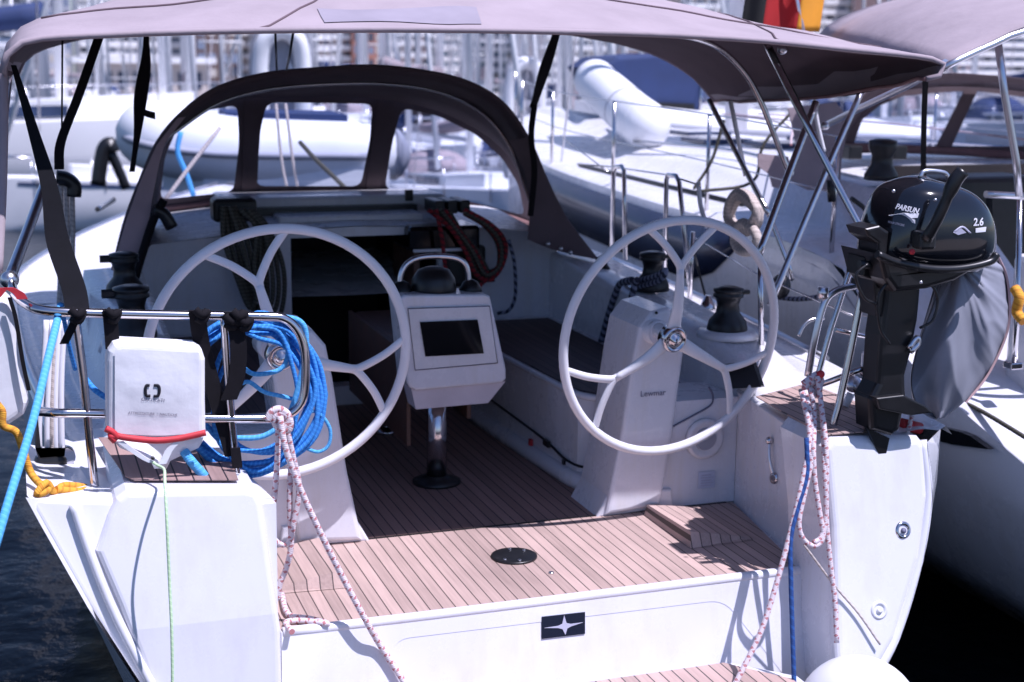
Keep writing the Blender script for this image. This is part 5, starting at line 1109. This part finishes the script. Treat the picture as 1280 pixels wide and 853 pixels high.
# navy cover / superstructure behind the tilted dinghy
MBt = thing('motor_boat', 'motor boat with a large navy canvas cover behind the tilted dinghy', 'motor boat', tuple(PY(850, 230, 15)))
cvp = [(750, 86), (772, 72), (830, 67), (864, 78), (876, 100), (876, 138), (800, 138), (770, 118)]
obj('cover', MB().prism([PY(*q, 14) for q in cvp], (.5, 2.2, 0), bev=.04), 'navy', MBt)
obj('window_band', MB().prism([PY(*q, 13.97) for q in ((815, 128), (868, 130), (868, 138), (822, 138))], (.0, .1, 0)), 'black', MBt)
obj('cabin', MB().prism([PY(*q, 14.05) for q in ((815, 138), (960, 138), (965, 190), (840, 200), (815, 180))], (.5, 3.5, 0), bev=.05), 'gel', MBt)
obj('hull', MB().prism([PY(*q, 14.1) for q in ((780, 185), (990, 190), (985, 280), (800, 280))], (.5, 6, 0), bev=.1), 'hullm', MBt)
wf = dinghy('large white inflatable dinghy partly hidden behind the canopy tubes', (0, 0, 0), 3.0, 1.5, .22); wf.location = PY(965, 185, 13); wf.rotation_euler = (0, math.radians(12), math.radians(60))
CLT = obj('folded_cloth', MB().grid([[PY(600 + i * 9 , 262 + i * 3.2 + j * 4 - 4 * math.sin(i * .9), 7.8 - j * .06) + V((0, 0, .03 * noise.noise(V((i * .8, j * .9, 3))))) for i in range(11)] for j in range(7)]), 'bag', label='crumpled pale cloth bunched at the starboard foot of the sprayhood', cat='cloth', solid=.006)
# deck clutter lines
for pts, lab in ((((1000, 130), (955, 180), (940, 228), (870, 240)), 'thin black rigging line dropping behind the canopy tubes'), (((905, 150), (890, 200), (870, 232), (868, 236)), 'black line running down to the rail behind the right wheel')):
    rope('rigging_line', [PY(x, y, 7.5) for x, y in pts], .010, 'khaki', lab, 'line', 5)
rope('bow_line', [PY(275, 160, 9.5), PY(240, 205, 9.4), PY(205, 252, 9.3)], .014, 'cream', 'cream line seen through the left sprayhood window', 'line', 3)
rope('bow_line', [PY(345, 130, 10), PY(352, 200, 10), PY(360, 240, 10)], .010, 'cream', 'leftmost thin line behind the middle sprayhood window', 'line', 3)
rope('bow_line', [PY(357, 130, 10), PY(366, 200, 10), PY(373, 240, 10)], .010, 'cream', 'rightmost thin line behind the middle sprayhood window', 'line', 3)
rope('bow_line', [PY(375, 178, 10), PY(395, 200, 9.8), PY(418, 222, 9.6), PY(436, 240, 9.5)], .016, 'khaki', 'dark line crossing the middle sprayhood window', 'line', 4)
rope('bow_line', [PY(226, 165, 10), PY(222, 190, 10), PY(232, 215, 10), PY(242, 245, 10)], .018, 'blue2', 'blue line seen through the left sprayhood window', 'line', 4)
# free standing masts of boats lying behind
mi = 0
rm = random.Random(11)
extra = tuple((rm.uniform(-40, 900) if k < 26 else rm.uniform(900, 1320), rm.uniform(40, 95), rm.uniform(.07, .13)) for k in range(24))
for px_, Y, r_ in ((60, 40, .16), (205, 33, .12), (213, 50, .18), (280, 60, .14), (390, 58, .12), (452, 48, .16), (487, 60, .16), (523, 55, .2), (548, 60, .12), (580, 40, .10), (597, 44, .14), (612, 42, .11), (652, 38, .10), (690, 60, .14), (707, 50, .14), (726, 45, .12), (905, 44, .3), (1125, 50, .2), (1150, 60, .2), (1215, 50, .18), (800, 70, .18), (760, 66, .15)) + extra:
    r_ *= .8; t = MB().lathe([(r_ * .9, -1.5), (r_ * .7, 16)], PY(px_, 150, Y) * 1.0, n=10)
    for z in (4.5, 8.5): t.tube([PY(px_, 150, Y) + V((-.9, 0, z)), PY(px_, 150, Y) + V((.9, 0, z))], .04, 6)
    t.tube([PY(px_, 150, Y) + V((1.5, 0, 0)), PY(px_, 150, Y) + V((.9, 0, 8.5)), PY(px_, 150, Y) + V((0, 0, 15))], .02, 5)
    t.tube([PY(px_, 150, Y) + V((-1.5, 0, 0)), PY(px_, 150, Y) + V((-.9, 0, 8.5)), PY(px_, 150, Y) + V((0, 0, 15))], .02, 5)
    obj('yacht_mast', t, 'farw', label='one of many pale masts with spreaders crowding the far side of the harbour', cat='mast', group='masts behind the moored yachts'); mi += 1
# ------------------------------------------------------------------ ground, quay, buildings, water
obj('water', MB().grid([[V((x, y, -.7)) for x in (-1500, -300, -60, 0, 60, 300, 1500)] for y in (-400, -60, 0, 60, 170)], smooth=False), 'water', kind='structure')
obj('quay', MB().box((-1500, 165, -2), (1500, 172, .6)), mat('quay_concrete', (.52, .50, .50), .8), kind='structure')
obj('ground', MB().box((-3000, 172, -2), (3000, 3500, .55)), mat('promenade', (.30, .28, .27), .85), kind='structure')
obj('pontoon', MB().box((-6, -3, -.5), (12, .9, .05)), mat('pontoon_planks', (.25, .22, .20), .8), kind='structure')
rb = random.Random(3)
M['bglass2'] = mat('dim_window_glass', (.06, .07, .10), .3, scale=.2); M['bglass3'] = mat('lowered_blind', (.50, .46, .42), .8, scale=.2)
def building(label, px0, px1, Y, H, floors, cols, wall, balc=True, glass='bglass', dep=25, railm=None, setb=0):
    Y *= 1.6; H *= 1.25; floors = int(floors * 1.35); cols = int(cols * 1.4)
    a, b = PY(px0, 100, Y).x, PY(px1, 100, Y).x
    t = thing('apartment_building', label, 'building', ((a + b) / 2, Y, .55), 'buildings along the waterfront')
    obj('wall', MB().box((a, Y, .5), (b, Y + dep, .5 + H)), wall, t)
    obj('roof_parapet', MB().box((a - .3, Y - .3, .5 + H), (b + .3, Y + dep, 1.6 + H)), wall, t)
    fh = H / floors; cw_ = (b - a) / cols
    nwin = 0
    for f_ in range(floors):
        z = .5 + f_ * fh
        if balc:
            s_ = obj('balcony', MB().box((a + .3, Y - 1.8, z + fh - .25), (b - .3, Y - .02, z + fh - .0)).box((a + .3, Y - 1.85, z + fh), (b - .3, Y - 1.72, z + fh + 1.25)), railm or wW, t)
        for c in range(cols):
            if nwin >= 96: break
            x0 = a + cw_ * (c + .16); x1 = a + cw_ * (c + .84); nwin += 1
            if rb.random() < .06: continue
            gl = rb.choice((glass, glass, 'navy' if rb.random() < .15 else 'bglass2', 'bglass3'))
            obj('window', MB().box((x0, Y - .06, z + .5), (x1, Y + .05, z + fh - rb.choice((.6, .6, 1.1)))), gl, t)
    return t
wW = mat('white_render', (.86, .86, .87), .8, scale=.3); wB = mat('brick_red_render', (.36, .17, .13), .85, scale=.3); wC = mat('cream_render', (.55, .49, .46), .8, scale=.3); wT = mat('blue_green_glass_front', (.14, .25, .34), .3, scale=.3)
wG = mat('grey_render', (.40, .41, .47), .8, scale=.3); wP = mat('pink_render', (.50, .36, .34), .8, scale=.3); wN = mat('dark_brown_render', (.12, .08, .075), .8, scale=.3)
M['bglass'] = mat('reflecting_window_glass', (.20, .24, .33), .3, scale=.2)
bl = [('tall white apartment block with stacked balconies at the left edge', -60, 48, 260, 46, 14, 5, wW, True),
      ('slim grey tower between the white blocks at left', 52, 92, 250, 52, 14, 3, wG, False),
      ('white apartment block with long balconies behind the black straps', 100, 245, 270, 44, 13, 7, wW, True),
      ('dark brown building beside the white blocks', 246, 300, 262, 40, 10, 3, wN, False),
      ('cream building behind the top of the sprayhood', 302, 372, 280, 44, 12, 5, wC, True),
      ('pink apartment house left of the brick towers', 374, 440, 265, 40, 12, 5, wP, True),
      ('brick red tower with narrow windows above the sprayhood', 442, 478, 262, 46, 12, 3, wB, False),
      ('cream and red apartment block above the sprayhood middle', 480, 536, 270, 46, 12, 5, wP, True),
      ('wide blue green glass block with white floor bands', 540, 675, 280, 48, 14, 7, wT, True),
      ('white and red apartment block with square windows behind the tilted dinghy', 678, 770, 260, 42, 12, 6, wW, True),
      ('brick red apartment house right of the tilted dinghy', 772, 850, 280, 36, 10, 5, wB, True),
      ('cream block behind the large navy cover', 852, 980, 270, 44, 12, 7, wC, True),
      ('white block behind the canopy tubes', 985, 1110, 280, 44, 12, 7, wW, True),
      ('pale pink block behind the neighbour sprayhood', 1112, 1210, 262, 34, 10, 6, wP, True),
      ('grey block at the right edge', 1212, 1330, 280, 44, 12, 7, wG, True)]
for b in bl: building(*b)
LT = thing('harbour_building', 'low white harbour office with a flat roof behind the yacht at upper left', 'building', (PY(150, 120, 150).x, 176, .55))
x0, x1 = PY(100, 120, 176).x, PY(260, 120, 176).x
obj('wall', MB().box((x0, 176, .5), (x1, 184, 4.6)), wC, LT); obj('roof', MB().box((x0 - 1, 175, 4.6), (x1 + 1, 185, 5.3)), wW, LT)
for i in range(8): obj('window', MB().box((x0 + 1 + i * (x1 - x0 - 1) / 8, 175.9, 1.6), (x0 + 2 + i * (x1 - x0 - 1) / 8, 176.1, 3.6)), 'glassd', LT)
# the yacht is trimmed slightly bow-up: the open water and the waterfront sit 1.3 degrees lower in her frame
TILT = Matrix.Translation((0, 0, -.7)) @ Matrix.Rotation(-.0225, 4, 'X') @ Matrix.Translation((0, 0, .7))
bpy.context.view_layer.update()
for o in bpy.data.objects:
    if o.parent is None and (o.name in ('water', 'quay', 'ground') or o.get('category') in ('building', 'mast') or o.get('group') in ('yachts moored across the basin', 'distant yachts in the far rows')):
        o.matrix_world = TILT @ o.matrix_world
# ------------------------------------------------------------------ light, sky, camera
SUN = V((.33, -.36, 1)).normalized()
el = math.asin(SUN.z); az = math.atan2(SUN.x, SUN.y)
w = bpy.data.worlds.new('World'); S.world = w; w.use_nodes = True; wn = w.node_tree
sky = wn.nodes.new('ShaderNodeTexSky'); sky.sky_type = 'NISHITA'; sky.sun_disc = False; sky.sun_elevation = el; sky.sun_rotation = az; sky.air_density = 1.0; sky.dust_density = .6; sky.ozone_density = 5.0
bg = wn.nodes['Background']; bg.inputs[1].default_value = .085; wn.links.new(sky.outputs[0], bg.inputs[0])
sl = bpy.data.lights.new('sun', 'SUN'); sl.energy = 4.6; sl.angle = math.radians(.5); sl.color = (1, .96, .93)
so = bpy.data.objects.new('sun', sl); COL.objects.link(so); so.rotation_euler = (-SUN).to_track_quat('-Z', 'Y').to_euler(); so.location = (0, 0, 30)
cam = bpy.data.cameras.new('camera'); co = bpy.data.objects.new('camera', cam); COL.objects.link(co)
# camera axes in the world: right, up, back
rgt = V((R.x, F.x, U.x)); dwn = V((R.y, F.y, U.y)); fwd = V((R.z, F.z, U.z))
rgt.normalize(); fwd.normalize(); up = rgt.cross(fwd)
co.matrix_world = Matrix(((rgt.x, up.x, -fwd.x, C.x), (rgt.y, up.y, -fwd.y, C.y), (rgt.z, up.z, -fwd.z, C.z), (0, 0, 0, 1)))
cam.sensor_width = 36; cam.lens = FL / 1280 * 36; cam.clip_end = 8000; cam.clip_start = .05
cam.dof.use_dof = True; cam.dof.focus_distance = 4.6; cam.dof.aperture_fstop = 2.9
S.camera = co
S.view_settings.view_transform = 'Standard'; S.view_settings.look = 'None'; S.view_settings.gamma = 1; S.view_settings.exposure = .42
S.cycles.max_bounces = 8; S.cycles.transparent_max_bounces = 12

S.view_settings.use_white_balance = True; S.view_settings.white_balance_temperature = 5850; S.view_settings.white_balance_tint = 23
